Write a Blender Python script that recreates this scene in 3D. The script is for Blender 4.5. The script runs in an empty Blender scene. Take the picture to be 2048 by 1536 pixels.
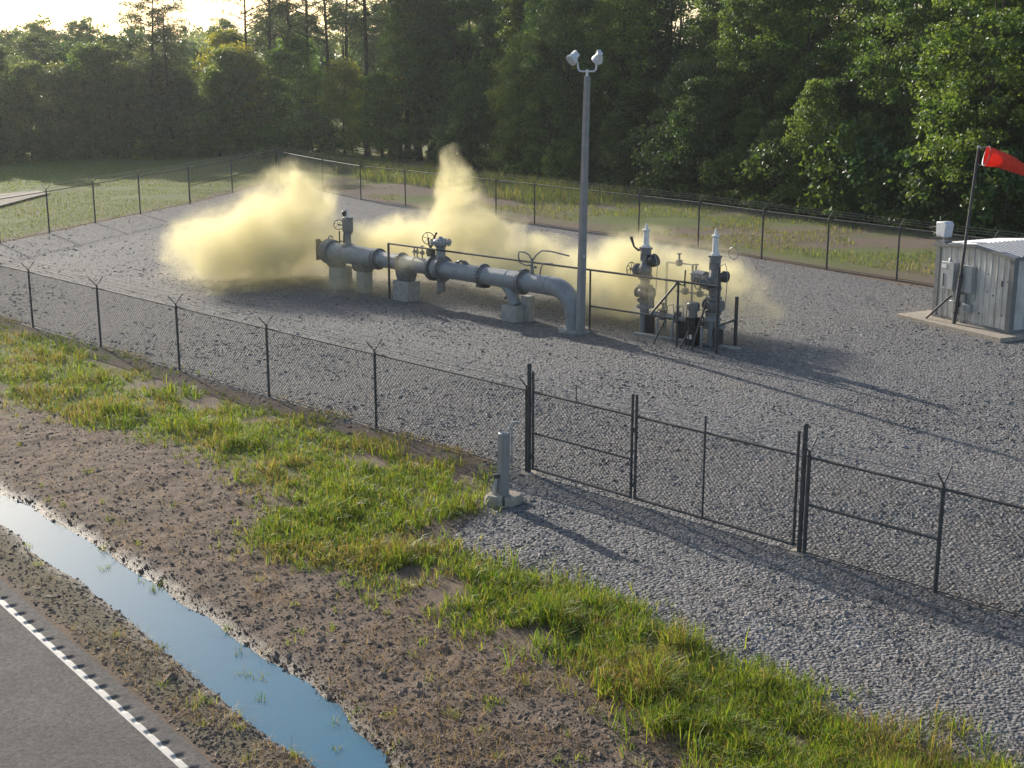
import bpy, math, random
import numpy as np
from mathutils import Vector, Matrix, Quaternion
random.seed(7); RNG = np.random.default_rng(11)
R = math.radians
SC = bpy.context.scene
COL = SC.collection

# ------------------------------------------------------------------ camera, sky, sun, exposure
F = 2700.0; CAMH = 10.0
PITCH = math.atan((768 - 105) / F)
cam_data = bpy.data.cameras.new('camera'); cam = bpy.data.objects.new('camera', cam_data); COL.objects.link(cam)
cam.location = (0, 0, CAMH); cam.rotation_euler = (math.pi / 2 - PITCH, 0, 0)
cam_data.sensor_width = 36; cam_data.lens = 36 * F / 2048
cam_data.clip_start = 0.5; cam_data.clip_end = 6000
SC.camera = cam
SUN_AZ = R(-33)          # measured from +Y towards +X
SUN_EL = R(21)
world = bpy.data.worlds.new('World'); SC.world = world; world.use_nodes = True
nt = world.node_tree; nt.nodes.clear()
sky = nt.nodes.new('ShaderNodeTexSky'); sky.sky_type = 'NISHITA'; sky.sun_disc = False
sky.sun_elevation = SUN_EL; sky.sun_rotation = SUN_AZ
sky.air_density = 1.0; sky.dust_density = 1.6; sky.ozone_density = 1.0
bg = nt.nodes.new('ShaderNodeBackground'); bg.inputs['Strength'].default_value = 0.125
wo = nt.nodes.new('ShaderNodeOutputWorld')
nt.links.new(sky.outputs[0], bg.inputs[0]); nt.links.new(bg.outputs[0], wo.inputs[0])
sun_d = bpy.data.lights.new('sun', 'SUN'); sun_d.energy = 4.6; sun_d.angle = R(0.6); sun_d.color = (1.0, 0.92, 0.80)
sun = bpy.data.objects.new('sun', sun_d); COL.objects.link(sun)
SUNV = Vector((math.sin(SUN_AZ) * math.cos(SUN_EL), math.cos(SUN_AZ) * math.cos(SUN_EL), math.sin(SUN_EL)))
sun.rotation_euler = SUNV.to_track_quat('Z', 'Y').to_euler(); sun.location = (-30, 40, 60)
SC.view_settings.view_transform = 'Standard'; SC.view_settings.look = 'None'
SC.view_settings.gamma = 1.0; SC.view_settings.use_curve_mapping = False
SC.view_settings.exposure = 0.52
SC.render.engine = 'CYCLES'
cy = SC.cycles
cy.use_denoising = True
cy.max_bounces = 5; cy.diffuse_bounces = 2; cy.glossy_bounces = 2; cy.transmission_bounces = 3
cy.volume_bounces = 2; cy.transparent_max_bounces = 8
cy.use_adaptive_sampling = True; cy.adaptive_threshold = 0.02
cy.sample_clamp_indirect = 6

# ------------------------------------------------------------------ pixels to places
def g(u, v, z=0.0):
    x = (u - 1024) / F; y = -(v - 768) / F
    dy = math.cos(PITCH) + y * math.sin(PITCH); dz = -math.sin(PITCH) + y * math.cos(PITCH)
    t = (z - CAMH) / dz
    return (x * t, dy * t)
def project(X, Y, Z):
    a = Y * math.cos(PITCH) - (Z - CAMH) * math.sin(PITCH); b = Y * math.sin(PITCH) + (Z - CAMH) * math.cos(PITCH)
    return 1024 + F * X / a, 768 - F * b / a
def height_at(X, Y, v):              # height of the point above (X, Y) that shows at picture row v
    lo, hi = -1.0, 40.0
    for _ in range(40):
        m = (lo + hi) / 2
        if project(X, Y, m)[1] > v: lo = m
        else: hi = m
    return lo

# ------------------------------------------------------------------ noise
_perm = RNG.random((256, 256))
def vnoise(x, y):
    xi = np.floor(x).astype(int); yi = np.floor(y).astype(int)
    fx = x - xi; fy = y - yi
    fx = fx * fx * (3 - 2 * fx); fy = fy * fy * (3 - 2 * fy)
    a = _perm[xi & 255, yi & 255]; b = _perm[(xi + 1) & 255, yi & 255]
    c = _perm[xi & 255, (yi + 1) & 255]; d = _perm[(xi + 1) & 255, (yi + 1) & 255]
    return (a * (1 - fx) + b * fx) * (1 - fy) + (c * (1 - fx) + d * fx) * fy
def fbm(x, y, o=4):
    s = 0; amp = 0.5; n = 0
    for k in range(o):
        s = s + amp * vnoise(x * 2 ** k + 17.3 * k, y * 2 ** k + 5.7 * k); n += amp; amp *= 0.5
    return s / n
def sstep(a, b, x):
    t = np.clip((x - a) / (b - a), 0, 1); return t * t * (3 - 2 * t)
def poly_sd(px, py, poly):           # signed distance, positive inside
    P = np.array(poly); d = np.full(px.shape, 1e9); ins = np.zeros(px.shape, bool)
    n = len(P)
    for i in range(n):
        ax, ay = P[i]; bx, by = P[(i + 1) % n]
        ex, ey = bx - ax, by - ay
        t = np.clip(((px - ax) * ex + (py - ay) * ey) / (ex * ex + ey * ey), 0, 1)
        d = np.minimum(d, np.hypot(px - ax - t * ex, py - ay - t * ey))
        c = ((ay > py) != (by > py)) & (px < ex * (py - ay) / (ey if ey else 1e-9) + ax)
        ins ^= c
    return np.where(ins, d, -d)

# ------------------------------------------------------------------ materials
def new_mat(name):
    m = bpy.data.materials.new(name); m.use_nodes = True
    n = m.node_tree.nodes; l = m.node_tree.links
    return m, n, l, n['Principled BSDF'], n['Material Output']
def simple(name, c, rough=0.6, metal=0.0, var=0.15, scale=3.0, bump=0.0, bscale=40.0, spec=0.5, dirt=None, dirt_amt=0.5, stretch=1.0):
    m, n, l, b, out = new_mat(name)
    tc = n.new('ShaderNodeNewGeometry')
    no = n.new('ShaderNodeTexNoise'); no.inputs['Scale'].default_value = scale; no.inputs['Detail'].default_value = 5
    l.new(tc.outputs['Position'], no.inputs['Vector'])
    r = n.new('ShaderNodeValToRGB')
    r.color_ramp.elements[0].position = 0.3; r.color_ramp.elements[1].position = 0.7
    r.color_ramp.elements[0].color = tuple(x * (1 - var) for x in c) + (1,)
    r.color_ramp.elements[1].color = tuple(min(1, x * (1 + var)) for x in c) + (1,)
    l.new(no.outputs['Fac'], r.inputs[0])
    src = r.outputs[0]
    if dirt:
        n2 = n.new('ShaderNodeTexNoise'); n2.inputs['Scale'].default_value = scale * 2.3; n2.inputs['Detail'].default_value = 8
        n2.inputs['Roughness'].default_value = 0.7
        vs_ = n.new('ShaderNodeVectorMath'); vs_.operation = 'MULTIPLY'; vs_.inputs[1].default_value = (1, 1, stretch); l.new(tc.outputs['Position'], vs_.inputs[0])
        l.new(vs_.outputs[0], n2.inputs['Vector'])
        mr = n.new('ShaderNodeMapRange'); mr.inputs[1].default_value = 0.52; mr.inputs[2].default_value = 0.72
        mr.inputs[3].default_value = 0; mr.inputs[4].default_value = dirt_amt
        l.new(n2.outputs['Fac'], mr.inputs[0])
        mx = n.new('ShaderNodeMix'); mx.data_type = 'RGBA'
        l.new(mr.outputs[0], mx.inputs[0]); l.new(src, mx.inputs[6]); mx.inputs[7].default_value = dirt + (1,)
        src = mx.outputs[2]
    l.new(src, b.inputs['Base Color'])
    b.inputs['Roughness'].default_value = rough; b.inputs['Metallic'].default_value = metal
    b.inputs['Specular IOR Level'].default_value = spec
    if bump:
        n3 = n.new('ShaderNodeTexNoise'); n3.inputs['Scale'].default_value = bscale; n3.inputs['Detail'].default_value = 6
        l.new(tc.outputs['Position'], n3.inputs['Vector'])
        bp = n.new('ShaderNodeBump'); bp.inputs['Strength'].default_value = bump; bp.inputs['Distance'].default_value = 0.02
        l.new(n3.outputs['Fac'], bp.inputs['Height']); l.new(bp.outputs[0], b.inputs['Normal'])
    return m
M = {}
M['galv_dark'] = simple('backlit_fence_steel', (0.075, 0.075, 0.078), 0.68, 0.25, 0.25, 6, dirt=(0.05, 0.035, 0.025), dirt_amt=0.4)  # galvanised steel with its backlit shade put into the colour, brown dirt over it
M['wire'] = simple('chain_link_wire', (0.24, 0.24, 0.245), 0.5, 0.5, 0.15, 4)
M['wire_dark'] = simple('dark_chain_link', (0.045, 0.044, 0.043), 0.6, 0.2, 0.15, 4)  # darker wire colour, so the mesh stands out against the gravel
M['wire_light'] = simple('barbed_wire_steel', (0.30, 0.30, 0.30), 0.4, 0.7, 0.1, 4)
M['galv'] = simple('galvanised_steel', (0.42, 0.43, 0.45), 0.45, 0.5, 0.2, 5, dirt=(0.2, 0.17, 0.14))
M['pipe'] = simple('grey_pipe_paint', (0.25, 0.27, 0.285), 0.38, 0.0, 0.10, 2.5, dirt=(0.15, 0.105, 0.075), dirt_amt=0.6, bump=0.05, bscale=20, stretch=0.4)
M['flange'] = simple('flange_steel', (0.19, 0.195, 0.20), 0.5, 0.25, 0.2, 8, dirt=(0.16, 0.075, 0.035), dirt_amt=0.75, stretch=0.5)
M['dark'] = simple('dark_fittings', (0.055, 0.055, 0.058), 0.5, 0.2, 0.25, 8)
M['black'] = simple('black_housing', (0.022, 0.022, 0.024), 0.45, 0.0, 0.2, 8)
M['white'] = simple('white_vent_paint', (0.74, 0.74, 0.73), 0.4, 0.0, 0.06, 6, dirt=(0.45, 0.40, 0.33), dirt_amt=0.4)
M['label'] = simple('white_label', (0.72, 0.71, 0.66), 0.6, 0.0, 0.05, 30)
M['concrete'] = simple('concrete', (0.36, 0.345, 0.32), 0.9, 0.0, 0.16, 5, bump=0.35, bscale=45, spec=0.2, dirt=(0.22, 0.19, 0.15), dirt_amt=0.55)
M['concrete_warm'] = simple('weathered_concrete', (0.38, 0.33, 0.27), 0.92, 0.0, 0.2, 6, bump=0.5, bscale=40, spec=0.2, dirt=(0.2, 0.16, 0.11))
M['pole'] = simple('lamp_pole_concrete', (0.26, 0.257, 0.26), 0.8, 0.0, 0.12, 3, bump=0.15, bscale=60, spec=0.25, dirt=(0.24, 0.22, 0.20))
M['lamp'] = simple('lamp_housing', (0.62, 0.64, 0.68), 0.45, 0.1, 0.08, 8)
M['glass'] = simple('lamp_glass', (0.5, 0.52, 0.55), 0.1, 0.0, 0.05, 10)
M['shed'] = simple('shed_wall_metal', (0.52, 0.52, 0.50), 0.5, 0.15, 0.14, 2.2, dirt=(0.20, 0.17, 0.14), dirt_amt=0.75, stretch=0.12)
M['trim'] = simple('shed_trim', (0.16, 0.165, 0.17), 0.5, 0.1, 0.15, 4)
M['roof'] = simple('shed_roof_metal', (0.27, 0.29, 0.32), 0.42, 0.4, 0.12, 3, dirt=(0.2, 0.2, 0.2))
M['panel'] = simple('electrical_box_paint', (0.37, 0.385, 0.39), 0.45, 0.05, 0.08, 4, dirt=(0.26, 0.24, 0.21))
M['straw_guard'] = simple('wire_guard', (0.40, 0.37, 0.30), 0.6, 0.3, 0.2, 10)
M['sock'] = simple('orange_red_cloth', (0.72, 0.075, 0.035), 0.8, 0.0, 0.22, 5, bump=0.5, bscale=9, dirt=(0.55, 0.16, 0.10), dirt_amt=0.6)
M['bark'] = simple('bark', (0.065, 0.052, 0.042), 0.95, 0.0, 0.4, 4, bump=0.8, bscale=9, spec=0.1)
# cloth passes some light
def add_translucent(m, col, fac):
    n = m.node_tree.nodes; l = m.node_tree.links
    b = n['Principled BSDF']; out = n['Material Output']
    t = n.new('ShaderNodeBsdfTranslucent'); t.inputs[0].default_value = col + (1,)
    mx = n.new('ShaderNodeMixShader'); mx.inputs[0].default_value = fac
    l.new(b.outputs[0], mx.inputs[1]); l.new(t.outputs[0], mx.inputs[2]); l.new(mx.outputs[0], out.inputs['Surface'])
add_translucent(M['sock'], (0.9, 0.10, 0.05), 0.45)

def leaf_mat(name, trans=0.45, var=0.55, hue=0.03):
    m = bpy.data.materials.new(name); m.use_nodes = True
    n = m.node_tree.nodes; l = m.node_tree.links; n.clear()
    out = n.new('ShaderNodeOutputMaterial')
    oi = n.new('ShaderNodeObjectInfo'); at = n.new('ShaderNodeAttribute'); at.attribute_name = 'rnd'
    hsv = n.new('ShaderNodeHueSaturation'); hsv.inputs['Color'].default_value = (0.07, 0.11, 0.03, 1)
    l.new(oi.outputs['Color'], hsv.inputs['Color'])
    mv = n.new('ShaderNodeMapRange'); mv.inputs[3].default_value = 1 - var; mv.inputs[4].default_value = 1 + var
    l.new(at.outputs['Fac'], mv.inputs[0]); l.new(mv.outputs[0], hsv.inputs['Value'])
    mh = n.new('ShaderNodeMapRange'); mh.inputs[3].default_value = 0.5 + hue; mh.inputs[4].default_value = 0.5 - hue
    l.new(at.outputs['Fac'], mh.inputs[0]); l.new(mh.outputs[0], hsv.inputs['Hue'])
    d = n.new('ShaderNodeBsdfPrincipled'); d.inputs['Roughness'].default_value = 0.42; d.inputs['Specular IOR Level'].default_value = 0.5
    t = n.new('ShaderNodeBsdfTranslucent'); mx = n.new('ShaderNodeMixShader'); mx.inputs[0].default_value = trans
    mc = n.new('ShaderNodeMix'); mc.data_type = 'RGBA'; mc.blend_type = 'MULTIPLY'; mc.inputs[0].default_value = 1
    mc.inputs[7].default_value = (1.7, 1.6, 0.75, 1)
    l.new(hsv.outputs[0], d.inputs['Base Color']); l.new(hsv.outputs[0], mc.inputs[6]); l.new(mc.outputs[2], t.inputs[0])
    l.new(d.outputs[0], mx.inputs[1]); l.new(t.outputs[0], mx.inputs[2]); l.new(mx.outputs[0], out.inputs[0])
    return m
M['leaf'] = leaf_mat('tree_leaves', 0.52)
M['needle'] = leaf_mat('pine_needles', 0.30, 0.4, 0.015)
def vcol_mat(name, trans=0.0, rough=0.8, spec=0.3, tmul=(1.5, 1.45, 0.7, 1)):
    m = bpy.data.materials.new(name); m.use_nodes = True
    n = m.node_tree.nodes; l = m.node_tree.links
    b = n['Principled BSDF']; out = n['Material Output']
    at = n.new('ShaderNodeAttribute'); at.attribute_name = 'col'
    l.new(at.outputs['Color'], b.inputs['Base Color']); b.inputs['Roughness'].default_value = rough
    b.inputs['Specular IOR Level'].default_value = spec
    if trans:
        t = n.new('ShaderNodeBsdfTranslucent'); mx = n.new('ShaderNodeMixShader'); mx.inputs[0].default_value = trans
        mc = n.new('ShaderNodeMix'); mc.data_type = 'RGBA'; mc.blend_type = 'MULTIPLY'; mc.inputs[0].default_value = 1
        mc.inputs[7].default_value = tmul
        l.new(at.outputs['Color'], mc.inputs[6]); l.new(mc.outputs[2], t.inputs[0])
        l.new(b.outputs[0], mx.inputs[1]); l.new(t.outputs[0], mx.inputs[2]); l.new(mx.outputs[0], out.inputs['Surface'])
    return m
M['grass'] = vcol_mat('grass_blades', 0.48, 0.5, 0.35)
M['stones'] = vcol_mat('crushed_stone', 0, 0.75, 0.35)
M['clods'] = vcol_mat('soil_clods', 0, 0.9, 0.15)

# ------------------------------------------------------------------ object helpers
WO = {}
def tag(o, label=None, cat=None, group=None, kind=None):
    if label: o['label'] = label
    if cat: o['category'] = cat
    if group: o['group'] = group
    if kind: o['kind'] = kind
    return o
def link(name, data, origin, parent=None, mat=None):
    o = bpy.data.objects.new(name, data); COL.objects.link(o)
    origin = Vector(origin); WO[o.name] = origin
    if parent is not None:
        o.parent = parent; o.location = origin - WO[parent.name]
    else:
        o.location = origin
    if mat is not None and data is not None and not data.materials: data.materials.append(mat)
    return o
def thing(name, loc, label, cat, group=None):
    o = link(name, None, loc); o.empty_display_size = 0.3
    return tag(o, label, cat, group)
def np_mesh(name, verts, loops, starts, totals, smooth=False):
    me = bpy.data.meshes.new(name)
    verts = np.ascontiguousarray(verts, dtype=np.float32); loops = np.ascontiguousarray(loops, dtype=np.int32)
    me.vertices.add(len(verts)); me.loops.add(len(loops)); me.polygons.add(len(starts))
    me.vertices.foreach_set('co', verts.ravel()); me.loops.foreach_set('vertex_index', loops)
    me.polygons.foreach_set('loop_start', np.ascontiguousarray(starts, dtype=np.int32))
    try: me.polygons.foreach_set('loop_total', np.ascontiguousarray(totals, dtype=np.int32))
    except Exception: pass
    me.polygons.foreach_set('use_smooth', np.full(len(starts), smooth, dtype=bool))
    me.update(); me.validate()
    return me
def np_faces(name, verts, faces, smooth=False):
    faces = np.asarray(faces); k = faces.shape[1]
    n = len(faces)
    return np_mesh(name, verts, faces.ravel(), np.arange(n) * k, np.full(n, k), smooth)
def set_col(me, cols, name='col'):
    a = me.attributes.new(name, 'FLOAT_COLOR', 'POINT')
    c = np.ones((len(cols), 4), dtype=np.float32); c[:, :3] = cols
    a.data.foreach_set('color', c.ravel())
def frame_from(axis):
    a = Vector(axis).normalized()
    h = Vector((0, 0, 1)) if abs(a.z) < 0.95 else Vector((1, 0, 0))
    u = a.cross(h).normalized(); v = u.cross(a).normalized()
    return a, u, v
class MB:
    def __init__(s): s.v = []; s.f = []
    def box(s, c, size, ax=None, ay=None, az=None):
        c = Vector(c); ax = Vector(ax or (1, 0, 0)); ay = Vector(ay or (0, 1, 0)); az = Vector(az or (0, 0, 1))
        b = len(s.v)
        for k in (-1, 1):
            for j in (-1, 1):
                for i in (-1, 1):
                    s.v.append(c + ax * (i * size[0] / 2) + ay * (j * size[1] / 2) + az * (k * size[2] / 2))
        for q in ((0, 2, 3, 1), (4, 5, 7, 6), (0, 1, 5, 4), (2, 6, 7, 3), (0, 4, 6, 2), (1, 3, 7, 5)):
            s.f.append(tuple(b + i for i in q))
        return s
    def tube(s, p0, p1, r0, r1=None, n=12, cap=True):
        return s.path([p0, p1], [r0, r0 if r1 is None else r1], n, cap)
    def path(s, pts, rad, n=10, cap=True):
        pts = [Vector(p) for p in pts]
        if not isinstance(rad, (list, tuple)): rad = [rad] * len(pts)
        b = len(s.v); u = None
        for i, p in enumerate(pts):
            d = (pts[min(i + 1, len(pts) - 1)] - pts[max(i - 1, 0)])
            if d.length < 1e-9: d = Vector((0, 0, 1))
            d.normalize()
            if u is None: _, u, w = frame_from(d)
            else:
                u = u - d * u.dot(d)
                u = u.normalized() if u.length > 1e-6 else frame_from(d)[1]
            w = u.cross(d)
            for k in range(n):
                t = 2 * math.pi * (k + 0.5) / n
                s.v.append(p + (u * math.cos(t) + w * math.sin(t)) * rad[i])
        for i in range(len(pts) - 1):
            for k in range(n):
                a0 = b + i * n + k; a1 = b + i * n + (k + 1) % n
                s.f.append((a0, a0 + n, a1 + n, a1))
        if cap:
            s.f.append(tuple(b + k for k in range(n))); e = b + (len(pts) - 1) * n
            s.f.append(tuple(e + n - 1 - k for k in range(n)))
        return s
    def lathe(s, base, axis, prof, n=16):     # prof: list of (distance along axis, radius)
        base = Vector(base); a = Vector(axis).normalized()
        _, u, w = frame_from(a); b = len(s.v)
        for (h, r) in prof:
            for k in range(n):
                t = 2 * math.pi * (k + 0.5) / n
                s.v.append(base + a * h + (u * math.cos(t) + w * math.sin(t)) * max(r, 1e-4))
        for i in range(len(prof) - 1):
            for k in range(n):
                a0 = b + i * n + k; a1 = b + i * n + (k + 1) % n
                s.f.append((a0, a1, a1 + n, a0 + n))
        s.f.append(tuple(b + n - 1 - k for k in range(n))); e = b + (len(prof) - 1) * n
        s.f.append(tuple(e + k for k in range(n)))
        return s
    def ring(s, c, axis, R0, r, n=20, m=6):
        c = Vector(c); a, u, w = frame_from(axis); b = len(s.v)
        for i in range(n):
            t = 2 * math.pi * i / n; e = u * math.cos(t) + w * math.sin(t)
            for k in range(m):
                q = 2 * math.pi * k / m
                s.v.append(c + e * (R0 + r * math.cos(q)) + a * (r * math.sin(q)))
        for i in range(n):
            for k in range(m):
                s.f.append((b + i * m + k, b + ((i + 1) % n) * m + k, b + ((i + 1) % n) * m + (k + 1) % m, b + i * m + (k + 1) % m))
        return s
    def prism(s, poly, d0, d1, o, ux, uy, uz):   # polygon in (ux,uy) extruded along uz
        o = Vector(o); b = len(s.v); n = len(poly)
        for d in (d0, d1):
            for (x, y) in poly: s.v.append(o + Vector(ux) * x + Vector(uy) * y + Vector(uz) * d)
        s.f.append(tuple(b + n - 1 - i for i in range(n))); s.f.append(tuple(b + n + i for i in range(n)))
        for i in range(n):
            j = (i + 1) % n; s.f.append((b + i, b + j, b + n + j, b + n + i))
        return s
    def mesh(s, name, origin=(0, 0, 0), sharp=35):
        me = bpy.data.meshes.new(name); o = Vector(origin)
        me.from_pydata([tuple(Vector(p) - o) for p in s.v], [], s.f)
        me.polygons.foreach_set('use_smooth', [True] * len(me.polygons)); me.update()
        try: me.set_sharp_from_angle(angle=R(sharp))
        except Exception: pass
        return me
    def build(s, name, mat, parent=None, origin=None, sharp=35):
        if origin is None: origin = WO[parent.name] if parent is not None else (0, 0, 0)
        return link(name, s.mesh(name, origin, sharp), origin, parent, mat)
def bevel(o, w=0.01, seg=2):
    b = o.modifiers.new('bevel', 'BEVEL'); b.width = w; b.segments = seg; b.limit_method = 'ANGLE'; b.angle_limit = R(40)
    return o
def V2(p, z=0.0): return Vector((p[0], p[1], z))
def arc(c, u, v, r, a0, a1, n=8): return [Vector(c) + (Vector(u) * math.cos(a0 + (a1 - a0) * i / n) + Vector(v) * math.sin(a0 + (a1 - a0) * i / n)) * r for i in range(n + 1)]

# ------------------------------------------------------------------ lay of the land
P0 = np.array(g(0, 1160)); P1 = np.array(g(430, 1536))
DD = (P1 - P0) / np.linalg.norm(P1 - P0)            # along the road
NN = np.array([-DD[1], DD[0]])                      # from the road towards the yard
def sw(x, y): return (x - P0[0]) * DD[0] + (y - P0[1]) * DD[1], (x - P0[0]) * NN[0] + (y - P0[1]) * NN[1]
def xy(s, w): return P0[0] + DD[0] * s + NN[0] * w, P0[1] + DD[1] * s + NN[1] * w
WATER_Z = -0.10
lowpx = [(0, 210), (130, 290), (180, 370), (270, 430), (370, 490), (460, 530), (560, 620), (700, 730), (880, 880), (960, 950), (1110, 1070), (1210, 1150), (1270, 1220), (1470, 1370), (1690, 1500), (1800, 1590)]
uppx = [(0, 95), (130, 140), (220, 210), (400, 300), (560, 410), (750, 520), (860, 590), (950, 670), (1100, 750), (1220, 850), (1400, 970), (1510, 1030), (1690, 1160), (1780, 1220), (1870, 1350), (1940, 1410), (2027, 1460), (2060, 1560)]
def edge(pp):
    q = np.array([sw(*g(a / 2.667, 960 + b / 2.667, WATER_Z)) for a, b in pp]); return q[np.argsort(q[:, 0])]
LOW, UPP = edge(lowpx), edge(uppx)
def ditch_d(s, w):                                   # distance inside the water (positive) or outside (negative)
    lo = np.interp(s, LOW[:, 0], LOW[:, 1]); up = np.interp(s, UPP[:, 0], UPP[:, 1])
    return np.minimum(w - lo, up - w)
NEAR = [g(60, 655), g(197, 695), g(362, 740), g(545, 792), g(759, 855), g(1063, 945), g(1278, 1003), g(1585, 1112), g(1863, 1190)]
na = np.array(NEAR); cxy = na.mean(0); _, _, vt = np.linalg.svd(na - cxy); nd = vt[0] * (1 if vt[0][0] > 0 else -1)
def on_near(p):                                      # nearest point on the straight near fence line
    t = (np.array(p) - cxy) @ nd; return tuple(cxy + nd * t)
NEARP = [on_near(p) for p in NEAR]
FDIR = Vector((nd[0], nd[1], 0)); FNRM = Vector((-nd[1], nd[0], 0))   # FNRM points into the yard
CORNER_NL = tuple(np.array(NEARP[0]) - nd * 17.0)
CORNER_BL = g(553, 362)
LEFTP = [g(0, 487), g(99, 466), g(191, 446), g(281, 428), g(380, 408), g(465, 386), CORNER_BL]
BACKP = [CORNER_BL, g(646, 384), g(722, 400), g(811, 411), g(900, 424), g(992, 436), g(1069, 447), g(1164, 461), g(1277, 476), g(1396, 494), g(1523, 516), g(1653, 537), g(1793, 559), (20.3, 56.6), (23.2, 52.6)]
# crushed-stone surface: the fenced yard and the drive outside the gates
nl = [tuple(np.array(p) + np.array((FNRM.x, FNRM.y)) * -0.1) for p in NEARP]
GRAVEL = [CORNER_NL, nl[0], nl[2], nl[3], nl[4], g(980, 915), g(960, 1010), g(880, 1080), g(960, 1130), g(1180, 1190), g(1300, 1265), g(1480, 1370), g(1620, 1420), g(1790, 1490), g(1960, 1540), (14, 16), (40, 20), (40, 40), (23, 52), (16, 61.5), BACKP[9], BACKP[6], BACKP[3], CORNER_BL, LEFTP[4], LEFTP[2], LEFTP[0]]
GRASS = [g(-200, 560), g(-60, 590), g(0, 645), g(120, 675), g(330, 750), g(500, 810), g(690, 868), g(820, 905), g(985, 960), g(960, 1020), g(830, 1040), g(800, 1075), g(960, 1120), g(1180, 1170), g(1300, 1250), g(1480, 1355), g(1620, 1405), g(1790, 1480), g(1960, 1530), g(2100, 1600), g(1500, 1640), g(1430, 1540), g(1180, 1340), g(1020, 1280), g(800, 1180), g(610, 1125), g(520, 1090), g(560, 1020), g(450, 940), g(250, 860), g(120, 850), g(0, 800), g(-200, 760)]

def ground_z(x, y):
    s, w = sw(x, y)
    dd = ditch_d(s, w)
    near = sstep(-45, -20, s) * (1 - sstep(30, 50, s))
    trench = -0.30 * sstep(-0.42, 0.38, dd)
    z = trench * 0
    verge = sstep(0.05, 0.9, w)
    dirt = sstep(1.9, 2.6, w) * (1 - sstep(6.5, 9.5, w))
    z = z + dirt * (0.13 * (fbm(x * 0.8, y * 0.8, 3) - 0.5) + 0.085 * (fbm(x * 4.1 + 9, y * 4.1, 4) - 0.5) + 0.03)
    z = z + verge * (1 - sstep(1.2, 3, w)) * 0.05 * (fbm(x * 4, y * 4, 3) - 0.5)
    z = np.maximum(z, -0.05) * near + trench * near
    z = z - 0.03 * (1 - sstep(-0.3, 0.15, w)) - 0.004       # under the asphalt
    far = sstep(40, 70, y) * (1 - 0.9 * sstep(0.0, 4.0, poly_sd(x, y, GRAVEL)))
    z = z + far * 0.35 * (fbm(x * 0.15, y * 0.15, 3) - 0.5) * sstep(1.5, 6, -poly_sd(x, y, GRAVEL))
    gin = sstep(0.0, 0.8, poly_sd(x, y, GRAVEL))
    return z * (1 - gin) + gin * -0.06
def fine(a, b, st): return np.arange(a, b, st)
xs = np.concatenate([-np.geomspace(2500, 40, 26), fine(-34, -14, 0.4), fine(-14, 13, 0.085), fine(13, 45, 0.5), np.geomspace(50, 2500, 24)])
ys = np.concatenate([[-300, -100, -30, 0, 8, 12], fine(15, 37, 0.085), fine(37, 62, 0.3), fine(62, 135, 0.9), np.geomspace(136, 4500, 40)])
GX, GY = np.meshgrid(xs, ys)
GZ = ground_z(GX, GY)
gs, gw = sw(GX, GY); gdd = ditch_d(gs, gw)
nx, ny = len(xs), len(ys)
idx = np.arange(nx * ny).reshape(ny, nx)
gf = np.stack([idx[:-1, :-1], idx[:-1, 1:], idx[1:, 1:], idx[1:, :-1]], -1).reshape(-1, 4)
gme = np_faces('ground', np.stack([GX, GY, GZ], -1).reshape(-1, 3), gf, True)
gsd = poly_sd(GX, GY, GRASS)
nz = fbm(GX * 0.9, GY * 0.9, 4)
turf = sstep(-0.5, 0.7, gsd + (nz - 0.5) * 2.2) * sstep(0.36, 0.44, fbm(GX * 0.55 + 5, GY * 0.55, 3)) * 0.85
outer = sstep(0.3, 1.6, -poly_sd(GX, GY, GRAVEL)) * sstep(44, 52, GY + GX * 0.4 + 12 * 0) * (GY > 45)
turf = np.maximum(turf, outer * sstep(0.36, 0.64, fbm(GX * 0.12 + 3, GY * 0.22, 4) + 0.30 * (GX < -15)))
wet = sstep(-0.55, -0.02, gdd) * (gs > -25)
verge_m = sstep(0.0, 0.4, gw) * (1 - sstep(1.0, 2.0, gw))
set_col(gme, np.stack([turf.ravel(), wet.ravel(), verge_m.ravel()], -1), 'mask')

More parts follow.
